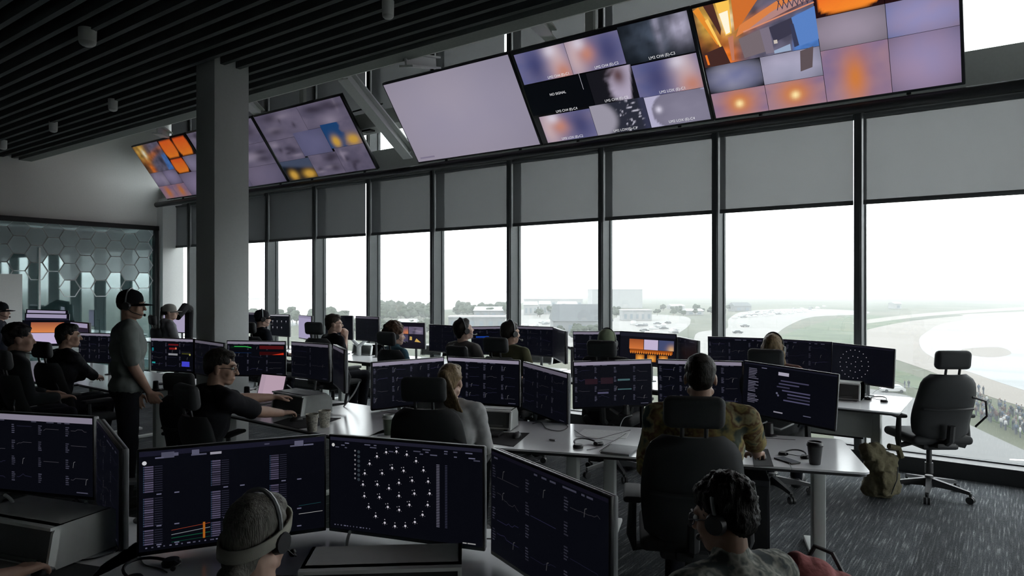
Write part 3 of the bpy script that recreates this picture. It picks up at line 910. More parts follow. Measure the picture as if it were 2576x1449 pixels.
def feed_pipe(seed):
    def fn(U, V):
        r = np.sqrt(((U - 0.0) / 0.52) ** 2 + ((V - 0.5) / 0.75) ** 2)[..., None]
        c = mixc(base(S(150, 146, 160), U), base(S(40, 42, 54), U), sstep(r, 0.7, 1.0))
        c = mixc(c, base(S(190, 188, 204), U), 1.4 * np.clip(fbm(U, V, 12, 10, seed) - 0.35, 0, 1) * sstep(U[..., None], .45, .6) * 4)
        return mixc(c, base(S(50, 52, 74), U), sstep(U[..., None], 0.85, 0.95))
    return fn
def feed_trench(seed, blue=False, yellow=False, machine=False):
    def fn(U, V):
        c = mixc(base(S(112, 104, 126), U), base(S(94, 88, 110), U), 0.5 + fbm(U, V, 2.5, 2.5, seed))
        if machine:
            r_ = random.Random(seed)
            for q in range(6):
                c = mixc(c, base(S(58, 52, 68) if q % 3 else S(150, 140, 160), U), 0.8 * gauss(U, V, r_.uniform(.15, .85), r_.uniform(.15, .85), r_.uniform(.03, .22), r_.uniform(.05, .22)))
        if blue:
            c = mixc(c, base(S(30, 70, 120), U), sstep(-U[..., None] + 0.2 * fbm(U, V, 2, 2, seed), -0.55, -0.45))
        if yellow:
            c = mixc(base(S(12, 22, 34), U), base(S(70, 80, 104), U), sstep(-V[..., None] + 0.3 * U[..., None], -0.35, -0.1)) if not blue else c
            c = mixc(c, base(S(214, 166, 70), U), 1.3 * gauss(U, V, 0.25, 0.75, 0.12, 0.22) + 1.3 * gauss(U, V, 0.78, 0.78, 0.18, 0.2))
        return c
    return fn
def feed_pad(U, V):               # launch mount camera: bright flame left, lattice and blue sky right
    c = mixc(base(S(116, 84, 60), U), base(S(104, 100, 122), U), sstep(U[..., None] + 0.25 * V[..., None], 0.3, 0.75))
    c = mixc(c, base(S(196, 110, 54), U), 0.9 * sstep(0.62 - np.abs(V - 0.42 + 0.45 * (U - 0.5))[..., None] * 2.2 - 0.2 * U[..., None], 0.1, 0.5))
    c = mixc(c, base(S(244, 190, 80), U), gauss(U, V, 0.27, 0.2, 0.10, 0.35) + 0.7 * gauss(U, V, 0.08, 0.3, 0.06, 0.4))
    c = mixc(c, base(S(255, 246, 214), U), 1.3 * gauss(U, V, 0.28, 0.3, 0.05, 0.14))
    c = mixc(c, base(S(60, 36, 30), U), 0.9 * gauss(U, V, 0.03, 0.75, 0.16, 0.25))
    c = mixc(c, base(S(236, 120, 36), U), gauss(U, V, 0.24, 0.88, 0.09, 0.2))
    c = mixc(c, base(S(78, 124, 196), U), sstep(U[..., None] + 0.1 * V[..., None], 0.86, 0.92) * sstep(V[..., None] + 0.1 * U[..., None], 0.5, 0.56))
    c = mixc(c, base(S(58, 60, 80), U), gauss(U, V, 0.74, 0.62, 0.09, 0.16) + 0.8 * gauss(U, V, 0.8, 0.3, 0.14, 0.07))
    return c * (0.86 + 0.4 * fbm(U, V, 9, 7, 3))

# ---------------------------------------------------------------- big tilted displays under the rail strip
M_bezel = mat('black_bezel', (0.008, 0.008, 0.012), 0.35)
M_shell = mat('grey_shell', (0.28, 0.29, 0.30), 0.45)
YB_T, ZB_T, YT_T, ZT_T = 7.10, 3.525, 6.39, 4.495
def big_display(x0, x1, label, paint, captions=()):
    c0 = Vector(((x0 + x1) / 2, YB_T, ZB_T)); up = Vector((0, YT_T - YB_T, ZT_T - ZB_T)); h = up.length
    w = x1 - x0
    t = thing('wall_display', label, 'display', c0, 0, 'tilted displays above the window rail')
    up.normalize(); ax = Vector((1, 0, 0)); n = ax.cross(up)
    M = Matrix((ax, -n, up)).transposed().to_4x4()
    M.translation = up * (h / 2)
    h0 = MB().rbox(0, 0.03, 0, w - 0.006, 0.055, h, 0.008).build('housing', M_bezel, t); h0.matrix_local = M
    g = Gfx(w - 0.05, h - 0.05)
    paint(g)
    sc = link('screen', g.mesh(), t, M)
    for k, xx in enumerate((-w * 0.3, w * 0.3)):
        MB().tube([M @ Vector((xx, 0.05, -h * 0.2)), Vector((xx, 0.14, 0.22)), Vector((xx, 0.12, 0.0))], 0.02).build('mount_arm', M_black, t)
    for (u, v, body) in captions:
        T = M @ Matrix.Translation(Vector(((u - .5) * g.w, -0.004, (.5 - v) * g.h))) @ Matrix.Rotation(math.pi / 2, 4, 'X')
        text_obj('caption', body, 0.042, T, 'white_text', t)
    return t
def grid_paint(cells, extra=None):
    def paint(g):
        for (u0, v0, u1, v1, fn, q) in cells:
            g.img(u0, v0, u1 - 0.002, v1 - 0.003, q, max(6, int(q * 0.6)), fn)
        if extra: extra(g)
    return paint
def pad_extra(g):
    g.poly([(.0, .02), (.028, .0), (.088, .33), (.078, .345)], S(226, 140, 48)); g.poly([(.045, .12), (.06, .11), (.095, .36), (.088, .37)], S(250, 200, 96)); g.poly([(.05, .0), (.095, .0), (.108, .22), (.1, .27)], S(74, 42, 36))
    g.poly([(.105, .0), (.165, .0), (.15, .27), (.122, .28)], S(250, 196, 84)); g.poly([(.112, .09), (.152, .08), (.145, .26), (.125, .27)], S(255, 246, 220))
    g.poly([(.175, .0), (.31, .0), (.2, .21), (.165, .26)], S(206, 110, 46)); g.poly([(.165, .31), (.19, .22), (.46, .02), (.5, .02), (.5, .07)], S(216, 128, 70)); g.poly([(.2, .29), (.33, .17), (.5, .07), (.5, .13)], S(176, 132, 128))
    g.poly([(.13, .3), (.155, .29), (.14, .5), (.128, .5)], S(186, 120, 96)); g.poly([(.0, .4), (.1, .36), (.12, .52), (.0, .52)], S(66, 40, 36)); g.poly([(.012, .41), (.022, .41), (.026, .5), (.016, .5)], S(230, 120, 40))
    g.poly([(.175, .33), (.27, .29), (.28, .48), (.185, .5)], S(116, 104, 110)); g.poly([(.27, .29), (.31, .28), (.315, .5), (.28, .5)], S(122, 112, 128)); g.poly([(.31, .29), (.405, .25), (.41, .37), (.32, .42)], S(58, 56, 74))
    g.poly([(.405, .25), (.5, .2), (.5, .46), (.42, .49)], S(88, 128, 194)); g.poly([(.395, .3), (.41, .3), (.42, .48), (.4, .49)], S(54, 58, 84)); g.rect(.32, .4, .335, .43, S(200, 190, 180))
    for i in range(7):            # the lattice boom, drawn as thin bars
        u = 0.355 + i * 0.02
        g.line([(u, 0.05 + (0.5 - u) * .12), (u + 0.02, 0.16)], 0.0016, S(52, 54, 74)); g.line([(u + 0.02, 0.05), (u, 0.17)], 0.0016, S(52, 54, 74))
    g.line([(0.2, 0.28), (0.5, 0.17)], 0.003, S(214, 140, 110))
    g.poly([(0.315, 0.51), (0.385, 0.51), (0.385, 0.455), (0.315, 0.485)], S(150, 168, 196))
rows3 = [(0, .335), (.335, .67), (.67, 1)]
u4 = [0, .265, .5, .755, 1]
def tv_engine(g):
    grid_paint([(0, 0, .5, .52, feed_pad, 64), (.5, 0, .755, .3, feed_orange_window(1), 28), (.755, 0, 1, .3, feed_orange_window(2, True), 28),
                (.5, .3, .755, .565, feed_pale(S(160, 146, 164), S(140, 132, 146), 3, .3), 18), (.755, .3, 1, .565, feed_pale(S(128, 140, 196), S(160, 140, 166), 4, .25), 18),
                (0, .52, .25, .765, feed_pale(S(108, 112, 150), S(170, 168, 186), 5, .7), 18), (.25, .52, .5, .765, feed_pale(S(196, 188, 214), S(140, 142, 164), 6, .3), 18),
                (0, .765, .25, 1, feed_flame(7, .5, .5), 24), (.25, .765, .5, 1, feed_flame(8, .5, .5, True), 24), (.5, .565, .755, 1, feed_flame(9, .48, .6, False), 24),
                (.755, .565, 1, 1, feed_pale(S(160, 136, 162), S(144, 134, 172), 10, .3), 18)], pad_extra)(g)
    g.poly([(.42, .53), (.475, .51), (.46, .68), (.41, .7)], S(92, 80, 84))
def tv_nine(g):
    grid_paint([(0.01, 0.02, .33, .34, feed_engine(11, True), 26), (.33, 0.02, .64, .34, feed_engine(12, False), 26), (.64, 0, 1, .36, feed_swirl(13), 28),
                (.0, .35, .4, .68, feed_dark, 4), (.4, .35, .66, .68, feed_steam(14), 26), (.66, .37, 1, .69, feed_engine(15, True), 26),
                (.03, .7, .36, 1, feed_engine(16, False), 26), (.36, .68, .68, 1, feed_pipe(17), 40), (.68, .69, 1, 1, feed_dome(18), 30)])(g)
    g.line([(.36, .33), (.36, .5)], 0.0012, S(170, 170, 180))
def dimpaint(k, cells):
    return grid_paint([(a, b, c, d_, (lambda f: (lambda U, V: f(U, V) * k))(fn), q) for (a, b, c, d_, fn, q) in cells])
def tv_pale(g):
    g.img(0, 0, 1, 1, 24, 16, feed_pale(S(156, 148, 164), S(146, 140, 160), 20, .12))
    g.rect(0.03, 0.945, 0.16, 0.965, S(120, 112, 134))
def tv_far(g):
    dimpaint(.72, [(0, 0, .52, .38, feed_trench(21, machine=True), 30), (.52, 0, 1, .33, feed_trench(22, machine=True), 28), (0, .38, .33, .7, feed_trench(23, machine=True), 26),
                (.33, .33, .66, .68, feed_pale(S(112, 110, 146), S(96, 96, 130), 24, .2), 16), (.66, .3, 1, .64, feed_trench(25, True, True), 30),
                (0, .7, .36, 1, feed_trench(26, False, True), 30), (.36, .68, .68, 1, feed_trench(27, machine=True), 26), (.68, .64, 1, 1, feed_trench(28, machine=True), 30)])(g)
def tv_far2(g):
    dimpaint(.72, [(0, 0, .5, .36, feed_trench(31, machine=True), 24), (.5, 0, 1, .36, feed_trench(32, machine=True), 24), (0, .36, .5, .7, feed_trench(33), 16), (.5, .36, 1, .7, feed_trench(34, machine=True), 30),
                (0, .7, .5, 1, feed_pale(S(112, 104, 128), S(96, 90, 116), 35, .2), 14), (.5, .7, 1, 1, feed_pale(S(120, 110, 134), S(104, 98, 124), 36, .2), 14)])(g)
def tv_far_orange(g):
    k = 0.6
    dim = lambda f: (lambda U, V: f(U, V) * k)
    grid_paint([(0, 0, .5, .5, dim(feed_pad), 36), (.5, 0, .75, .33, dim(feed_orange_window(41)), 18), (.75, 0, 1, .33, dim(feed_orange_window(42)), 18),
                (.5, .33, .75, .6, dim(feed_orange_window(43)), 18), (.75, .33, 1, .6, dim(feed_pale(S(150, 140, 170), S(130, 124, 150), 44)), 12),
                (0, .5, .25, .76, dim(feed_pale(S(120, 110, 140), S(170, 160, 186), 45)), 12), (.25, .5, .5, .76, dim(feed_pale(S(150, 140, 176), S(130, 120, 150), 46)), 12),
                (0, .76, .25, 1, dim(feed_flame(47, .5, .5, False)), 14), (.25, .76, .5, 1, dim(feed_flame(48, .5, .5, False)), 14), (.5, .6, 1, 1, dim(feed_pale(S(150, 136, 168), S(128, 120, 150), 49)), 14)])(g)
big_display(-13.80, -11.84, 'far left display with orange flame feeds, half hidden by the column', tv_far_orange)
big_display(-11.80, -9.80, 'display of grey machine feeds just right of the column, partly hidden', tv_far2)
big_display(-9.77, -7.64, 'display with lilac, blue and yellow machine feeds right of the column', tv_far)
big_display(-6.81, -4.69, 'blank pale lilac display left of the nine-feed one', tv_pale)
big_display(-4.685, -2.517, 'display with nine captioned camera feeds and one black NO SIGNAL cell', tv_nine,
            [(.24, .325, 'LM2 CH4 (E)-C1'), (.53, .325, 'LM2 CH4 (E)-C2'), (.83, .345, 'LM2 CH4 (E)-C3'), (.2, .5, 'NO SIGNAL'), (.22, .685, 'LM2 CH4 (E)-C4'), (.53, .665, 'LM2 CH4 (E)-C5'), (.84, .675, 'LM2 LOX (E)-C1'),
             (.2, .985, 'LM2 LOX (E)-C2'), (.53, .985, 'LM2 LOX (E)-C3'), (.85, .975, 'LM2 LOX (E)-C4')])
big_display(-2.515, -0.30, 'rightmost display with bright orange flame feeds and lilac hazy feeds', tv_engine)

# ================================================================ desk monitors
def dk(c, k):
    return tuple(x * k for x in c)
PLUM = S(44, 42, 62); STEEL = S(96, 96, 118); BARC = S(138, 132, 150)
def g_plots(seed, bar=True, k=1.0, cols=4, accents=()):
    def paint(g):
        r = random.Random(seed)
        if bar:
            g.rect(0.0, 0.0, 1.0, 0.075, dk(BARC, k))
            for i in range(6):
                u = r.uniform(0, .9); g.rect(u, 0.078, u + r.uniform(.02, .08), 0.092, dk(STEEL, .5 * k))
        else:
            g.rect(0, 0, 1, 0.03, dk(PLUM, .5 * k))
            for i in range(8):
                u = r.uniform(0, .9); g.rect(u, 0.045, u + r.uniform(.02, .06), 0.062, dk(STEEL, .8 * k))
        for i in range(cols):
            u0 = i / cols
            for j in range(4):                      # columns of legend text
                v0 = 0.13 + j * 0.21
                for q in range(5):
                    g.rect(u0 + .012, v0 + q * .026, u0 + .012 + r.uniform(.02, .034), v0 + q * .026 + .013, dk(STEEL, r.uniform(.25, .6) * k))
                if r.random() < .7:                 # a trace
                    y = v0 + r.uniform(.02, .12); pts = []; uu = u0 + .06
                    while uu < u0 + .85 / cols:
                        pts.append((uu, y)); uu += .02
                        if r.random() < .2: y += r.uniform(-.03, .03)
                    if len(pts) > 1: g.line(pts, .0016, dk(r.choice([S(72, 70, 112), S(84, 82, 92), S(52, 52, 80)]), .55 * k))
                if r.random() < .5:
                    uu = u0 + r.uniform(.1, .8) / cols
                    g.line([(uu, v0 + .1), (uu + .006, v0 + .03), (uu + .02, v0 + .02)], .002, dk(S(150, 150, 156), .4 * k))
        for (u0, v0, u1, v1, c) in accents:
            g.rect(u0, v0, u1, v1, c)
        g.rect(.86, .955, .96, .968, dk(STEEL, .6 * k))
    return paint
def g_dots(seed, k=1.0, cu=.45, cv=.5, R=.27, small=True):
    def paint(g):
        g.rect(0, 0, 1, .035, dk(S(30, 30, 44), k))
        a = g.w / g.h
        dot = dk(S(190, 186, 196), k)
        def engine(u, v, s):
            g.disc(u, v, .0075 * s, dot)
            if small:
                g.disc(u, v - .035, .0035 * s, dk(dot, .6)); g.disc(u - .014, v + .012, .0022, dk(dot, .3)); g.disc(u + .014, v + .012, .0022, dk(dot, .3)); g.disc(u, v + .022, .0025, dk(dot, .25))
        for n_, rr, off in ((20, 1.0, .08), (10, .56, .2), (3, .2, .5)):
            for i in range(n_):
                q = 2 * math.pi * (i + off) / n_
                engine(cu + R * rr * math.cos(q) * .82, cv + R * rr * a * math.sin(q) * .82, 1.0)
                if n_ == 10 and small:
                    g.disc(cu + R * rr * math.cos(q) * .82 - .014, cv + R * rr * a * math.sin(q) * .82 - .03, .003, dk(dot, .5))
        if small:
            for i in range(40):
                g.rect(.715, .2 + i * .0165, .735, .2 + i * .0165 + .007, dk(S(150, 148, 170), .5 * k)); g.rect(.77, .2 + i * .0165, .784, .2 + i * .0165 + .007, dk(S(90, 92, 120), .35 * k))
            r = random.Random(seed)
            for i in range(22):
                u = r.uniform(.02, .95); v = r.choice([.05, .075, .1, .12])
                g.rect(u, v, u + r.uniform(.015, .05), v + .011, dk(STEEL, r.uniform(.4, 1.1) * k))
            for j in range(7):
                g.disc(.175, .13 + j * .05, .006, dk(dot, .35)); g.disc(.2, .14 + j * .05, .01, dk(S(70, 80, 90), .4))
            g.disc(.022, .085, .011, dk(S(190, 190, 190), k))
            for u in (.88, .91, .935):
                g.rect(u, .975, u + .025, .986, dk(S(150, 150, 150), k))
            for i in range(12):
                g.rect(.03 + i * .022, .955, .03 + i * .022 + r.uniform(.004, .016), .966, dk(STEEL, .8))
    return paint
def g_tables(seed, k=1.0):
    def paint(g):
        r = random.Random(seed)
        g.rect(0, 0, 1, .05, S(22, 22, 36))
        for i in range(10):
            u = r.uniform(.05, .95); g.rect(u, r.choice([.02, .065]), u + r.uniform(.02, .07), r.choice([.03, .078]) + .002, dk(STEEL, r.uniform(.4, .9)))
        g.rect(.36, .06, .42, .085, S(140, 138, 150)); g.disc(.025, .115, .012, S(190, 190, 196))
        for u0 in (.025, .37, .69):
            for blk, (va, vb) in enumerate(((.15, .42), (.47, .74), (.79, .93))):
                v = va
                while v < vb:
                    g.rect(u0, v, u0 + .045, v + .014, dk(S(92, 86, 112), r.uniform(.3, .8))); g.rect(u0 - .006, v, u0 - .002, v + .014, S(50, 66, 90))
                    g.rect(u0 + .05, v + .002, u0 + .09, v + .010, dk(S(46, 46, 62), .6)); v += .0225
                g.rect(u0 + .06, vb + .012, u0 + .085, vb + .024, dk(STEEL, .9)); g.rect(u0 + .15, vb + .012, u0 + .175, vb + .024, dk(STEEL, .9))
        g.line([(.16, .82), (.36, .79)], .001, S(150, 60, 40)); g.line([(.16, .865), (.36, .835)], .0016, S(120, 126, 130)); g.line([(.16, .9), (.36, .885)], .0014, S(20, 90, 60))
        g.line([(.16, .94), (.36, .93)], .001, S(16, 70, 50)); g.rect(.322, .775, .334, .94, S(150, 84, 26))
        g.line([(.85, .73), (.98, .72)], .0012, S(24, 60, 66)); g.line([(.85, .82), (.99, .815)], .0014, S(150, 150, 150))
        for i in range(14):
            g.rect(.03 + i * .03, .962, .03 + i * .03 + r.uniform(.005, .024), .974, dk(STEEL, r.uniform(.4, 1)))
    return paint
def g_chat(seed):
    def paint(g):
        r = random.Random(seed)
        g.rect(0, 0, 1, .03, S(20, 21, 32))
        for i in range(22):
            if i % 8 == 7: continue
            g.rect(.055, .1 + i * .032, .055 + r.uniform(.07, .13), .1 + i * .032 + .016, dk(S(110, 108, 128), r.uniform(.4, .8)))
        g.rect(.39, .1, .505, .165, S(160, 156, 172)); g.rect(.2, .06, .26, .075, STEEL)
        for i, (u0, u1) in enumerate(((.42, .72), (.4, .62), (.38, .52), (.44, .74), (.5, .74), (.5, .74), (.46, .74))):
            g.rect(u0, .25 + i * .062, u1, .25 + i * .062 + .026, dk(S(78, 76, 104), r.uniform(.4, .9)))
        g.rect(.36, .88, .46, .905, S(130, 128, 140)); g.rect(.68, .86, .76, .875, dk(STEEL, .8))
        g.disc(.385, .52, .012, S(90, 90, 110)); g.disc(.4, .56, .012, S(80, 80, 100))
    return paint
def g_heat(g):                    # three-cell video above the row of lit engines
    g.rect(0, 0, 1, 1, S(14, 14, 22)); g.rect(0, 0, 1, .12, S(26, 27, 38))
    g.img(.17, .2, .43, .52, 8, 6, lambda U, V: mixc(base(S(150, 76, 40), U), base(S(206, 116, 60), U), V[..., None]))
    g.rect(.44, .2, .69, .52, S(190, 176, 206))
    g.img(.7, .2, .97, .52, 8, 6, lambda U, V: mixc(base(S(66, 74, 110), U), base(S(206, 160, 110), U), gauss(U, V, .85, .9, .25, .4)))
    g.rect(.18, .53, .95, .63, S(150, 72, 20))
    for i in range(19):
        g.rect(.19 + i * .04, .585, .21 + i * .04, .66, S(214, 124, 44))
    for u in (.29, .5, .71):
        g.img(u, .68, u + .16, .9, 8, 6, lambda U, V: mixc(base(S(120, 58, 16), U), base(S(240, 164, 70), U), gauss(U, V, .5, .6, .42, .5)))
def g_quad(g):
    g.rect(0, 0, 1, 1, S(18, 16, 26))
    g.img(.1, .15, .5, .45, 10, 6, lambda U, V: mixc(base(S(80, 70, 98), U), base(S(196, 120, 76), U), gauss(U, V, .9, .9, .4, .5)))
    g.img(.52, .15, .97, .45, 14, 8, feed_trench(61, machine=True)); g.img(.1, .47, .5, .8, 8, 6, feed_pale(S(84, 78, 104), S(70, 66, 92), 62))
    g.rect(.52, .47, .97, .8, S(26, 24, 36)); g.poly([(.54, .7), (.62, .7), (.62, .56), (.55, .55)], S(190, 160, 90)); g.poly([(.7, .76), (.9, .78), (.76, .62)], S(196, 160, 86))
def g_white(c=S(160, 152, 184)):
    def paint(g):
        g.rect(0, 0, 1, 1, c); g.rect(0, 0, 1, .1, dk(c, .75)); g.rect(.1, .2, .12, .9, dk(c, .9))
    return paint
def g_orange_lilac(g):
    g.img(.15, .05, .8, .48, 12, 6, lambda U, V: mixc(base(S(150, 84, 62), U), base(S(214, 130, 74), U), V[..., None]))
    g.rect(.15, .5, .85, .95, S(186, 172, 206))
def g_icons(g):
    g.rect(0, 0, 1, .06, S(150, 150, 158))
    for j, n_ in enumerate((4, 3)):
        for i in range(n_):
            u, v = .12 + i * .24, .28 + j * .3
            g.rect(u, v, u + .035, v + .045, S(190, 190, 200)); g.rect(u + .01, v + .06, u + .025, v + .1, S(150, 150, 160))
def g_wedge(g):
    g.rect(.02, .02, .95, .2, S(150, 142, 170)); g.rect(0, .22, 1, .5, S(26, 25, 42))
    g.poly([(0, .95), (.98, .95), (.98, .45), (0, .8)], S(190, 184, 208))
def g_rg(g):
    g_plots(77, True, .8, 3)(g)
    g.rect(.06, .14, .42, .2, S(6, 28, 16)); g.line([(.12, .15), (.32, .15), (.42, .185)], .005, S(60, 190, 90))
    g.rect(.12, .33, .42, .345, S(14, 34, 66)); g.rect(.56, .12, .98, .22, S(70, 14, 18)); g.rect(.56, .3, .98, .4, S(44, 8, 10)); g.poly([(.78, .39), (.98, .385), (.98, .33)], S(200, 50, 26))
def g_colour(g):
    g_plots(78, True, .9, 3)(g)
    g.rect(.42, .16, .66, .21, S(90, 18, 22)); g.rect(.44, .28, .58, .34, S(110, 22, 24)); g.disc(.6, .3, .02, S(206, 110, 80)); g.rect(.42, .46, .64, .52, S(130, 130, 136))
    g.rect(.74, .44, .93, .47, S(66, 66, 26)); g.disc(.93, .48, .02, S(150, 146, 80)); g.rect(.74, .7, .92, .86, S(60, 62, 190)); g.rect(.02, .3, .06, .4, S(20, 110, 120)); g.rect(.02, .75, .1, .8, S(30, 140, 140))

M_screen = mat('dark_screen', (0.006, 0.006, 0.010), 0.4, var=0.2, spec=0.05)
_b = M_screen.node_tree.nodes['Principled BSDF']
_b.inputs['Emission Color'].default_value = S(7, 8, 14) + (1,)
_b.inputs['Emission Strength'].default_value = 1.0
M_screen.cycles.emission_sampling = 'NONE'
def monitor_meshes(w, h):
    def mk():
        bez = MB().rbox(0, 0.008, 0, w, 0.016, h, 0.004).mesh('bezel', M_bezel)
        shell = MB().rbox(0, 0.026, 0, w - 0.004, 0.022, h - 0.004, 0.008).rbox(0, 0.045, -0.01, w * 0.4, 0.03, h * 0.45, 0.012).mesh('back_shell', M_shell)
        scr = MB().box(0, -0.0004, 0.004, w - 0.016, 0.0008, h - 0.026).mesh('screen', M_screen, 0)
        return bez, shell, scr
    return cached(('mon', w, h), mk)
M_plast = mat('black_plastic', (0.015, 0.015, 0.017), 0.45)
M_arm = mat('arm_metal', (0.05, 0.052, 0.055), 0.4, 0.3)
M_pale = mat('pale_plastic', (0.62, 0.64, 0.63), 0.5)
BIG = (0.725, 0.42); MID = (0.62, 0.365)
def monitor(label, L, R, size, paint, base_z, group, side=0.0, back=0.16, anchor='mid', arm=True, front=0.0):
    """L, R: (px, py, depth) of the top corners as seen"""
    p0, p1 = W(*L), W(*R)
    ax = (p1 - p0).normalized(); mid = (p0 + p1) / 2
    w, h = size
    if anchor == 'L': mid = p0 + ax * (w / 2)
    if anchor == 'R': mid = p1 - ax * (w / 2)
    n = ax.cross(Vector((0, 0, 1))).normalized()
    up = n.cross(ax).normalized(); up = -up if up.z < 0 else up
    n = ax.cross(up)
    yaw = math.atan2(ax.y, ax.x)
    root = thing('monitor', label, 'monitor', (mid.x - n.x * back, mid.y - n.y * back, base_z), yaw, group)
    Wm = Matrix((ax, -n, up)).transposed().to_4x4(); Wm.translation = mid - up * (h / 2)
    Rm = Matrix.Translation(root.location) @ Matrix.Rotation(yaw, 4, 'Z')
    M = Rm.inverted() @ Wm
    bz, sh, sc = monitor_meshes(w, h)
    link('bezel', bz, root, M); link('back_shell', sh, root, M)
    s = link('screen', sc, root, M)
    g = Gfx(w - 0.018, h - 0.028); paint(g)
    o = link('screen_graphics', g.mesh(), s); o.location = (0, 0, 0.004)
    c = M.translation
    if front:                     # post on the desk before the screen, arm ducking under its lower edge
        root.location = (mid.x + n.x * front, mid.y + n.y * front, base_z)
        Rm = Matrix.Translation(root.location) @ Matrix.Rotation(yaw, 4, 'Z')
        M = Rm.inverted() @ Wm
        for ch in root.children: ch.matrix_local = M
        c = M.translation; zb = c.z - h / 2
        MB().lathe([(0.055, 0), (0.055, 0.01), (0.03, 0.016), (0.026, 0.09), (0.020, 0.095)], 18).build('post', M_plast, root)
        MB().tube([(0, 0, 0.06), (0, c.y * .5, min(zb - .03, .05)), (0, c.y + 0.06, min(zb - .02, .06)), (0, c.y + 0.10, zb + 0.1), (0, c.y + .06, c.z)], 0.014, 8).build('arm', M_arm, root)
    elif arm:
        MB().cyl((side, 0, 0.012), (side, 0, max(c.z - 0.02, 0.1)), 0.017, n=12).build('post', M_arm, root)
        MB().lathe([(0.055, 0), (0.055, 0.008), (0.03, 0.014)], 18, (side, 0, 0)).build('foot', M_arm, root)
        MB().tube([(side, 0, c.z - 0.05), (side * .5, -0.04, c.z - 0.03), (c.x, c.y + 0.05, c.z - 0.02)], 0.016, 8).build('arm', M_arm, root)
    return root
def row(y, px):                   # depth of the window-row at photo column px
    return y / ray(px)[1]
G1, G2, G3, G4 = 'front-row monitors', 'second-row monitors', 'second-row left monitors', 'window-row monitors'
DZ = 0.70; DZW = 0.74
# front row
monitor('front-left dark monitor with a lilac title bar, cut by the left edge', (0, 1035, 3.58), (236, 1048, 3.42), BIG, g_plots(1, True, .8, 4), DZ, G1, anchor='R')
monitor('wing monitor seen edge-on beside the white console at the lower left', (238, 1048, 3.40), (306, 1138, 2.72), BIG, g_plots(2, False, .25, 3), DZ, G1)
monitor('front monitor with data tables and an orange bar, behind the grey-haired head', (345, 1132, 2.68), (820, 1092, 2.97), BIG, g_tables(3), DZ, G1)
monitor('front centre monitor showing a ring of white dots', (824, 1092, 2.97), (1222, 1124, 2.73), BIG, g_dots(4, .9), DZ, G1)
monitor('angled front monitor right of the dotted one, with faint plots', (1228, 1124, 2.72), (1547, 1254, 2.07), BIG, g_plots(5, False, .38, 3), DZ, G1)
# second row, centre
monitor('second-row monitor with lilac bar left of the ponytail', (932, 911, 5.85), (1120, 897, 6.30), BIG, g_plots(11, True, .95), DZ, G2, front=.34)
monitor('second-row monitor with lilac bar behind the ponytail', (1123, 896, 6.30), (1310, 906, 6.00), BIG, g_plots(12, True, .95), DZ, G2, front=.34)
monitor('second-row wing monitor with grey bar, right of the ponytail', (1312, 908, 5.98), (1432, 940, 5.30), BIG, g_plots(13, True, .4, 3), DZ, G2, front=.34)
monitor('second-row monitor with teal traces left of the patterned shirt', (1436, 909, 5.95), (1645, 903, 6.08), BIG, g_plots(14, True, .95, 4, [(.56, .4, .72, .44, S(60, 88, 92)), (.56, .62, .74, .645, S(60, 88, 92)), (.3, .68, .44, .72, S(70, 68, 92)), (.14, .38, .3, .5, S(34, 18, 26)), (.34, .36, .5, .5, S(34, 20, 28))]), DZ, G2, front=.34)
monitor('second-row monitor with lilac bar, right behind the patterned-shirt man\'s head', (1646, 903, 6.08), (1876, 909, 5.75), BIG, g_plots(15, True, .85), DZ, G2, front=.34)
monitor('second-row right monitor with chat text and one pale box', (1880, 908, 5.42), (2100, 940, 4.95), BIG, g_chat(16), DZ, G2, front=.34)
# second row, left part
monitor('dark plots monitor behind the standing man\'s back', (195, 836, 8.3), (300, 839, 8.1), MID, g_plots(21, True, .8), DZ, G3)
monitor('monitor with red and blue plots right of the standing man', (372, 848, 7.45), (487, 852, 7.2), MID, g_colour, DZ, G3, anchor='R', front=.2)
monitor('wing monitor with grey bar right of the red and blue one', (490, 853, 7.15), (563, 863, 6.75), MID, g_plots(23, True, .4, 2), DZ, G3, front=.2)
monitor('monitor with green and red traces behind the man in glasses', (567, 856, 6.95), (722, 858, 6.9), MID, g_rg, DZ, G3, front=.2)
monitor('dark monitor with grey bar right of the green and red one', (724, 858, 6.88), (836, 866, 6.42), MID, g_plots(25, True, .38, 2), DZ, G3, front=.2)
monitor('edge-on wing monitor with pale rim, left of the window desk\'s black chair', (838, 866, 6.2), (864, 879, 5.65), MID, g_plots(26, True, .3, 2), DZ, G3, front=.2)
# far left cluster
monitor('monitor split into orange and lilac halves behind the two seated men', (78, 806, 9.6), (168, 806, 9.8), MID, g_orange_lilac, DZ, 'far left monitors')
monitor('white-wedge monitor in front of the glass partition, lower of two', (74, 787, 10.95), (164, 789, 11.1), MID, g_wedge, DZW, 'far left monitors')
monitor('white-wedge monitor in front of the glass partition, upper of two', (88, 778, 11.85), (150, 780, 12.0), MID, g_wedge, DZW, 'far left monitors')
monitor('monitor with white lower corner behind the head of the seated man in black', (168, 807, 9.9), (232, 813, 9.4), MID, g_wedge, DZ, 'far left monitors')
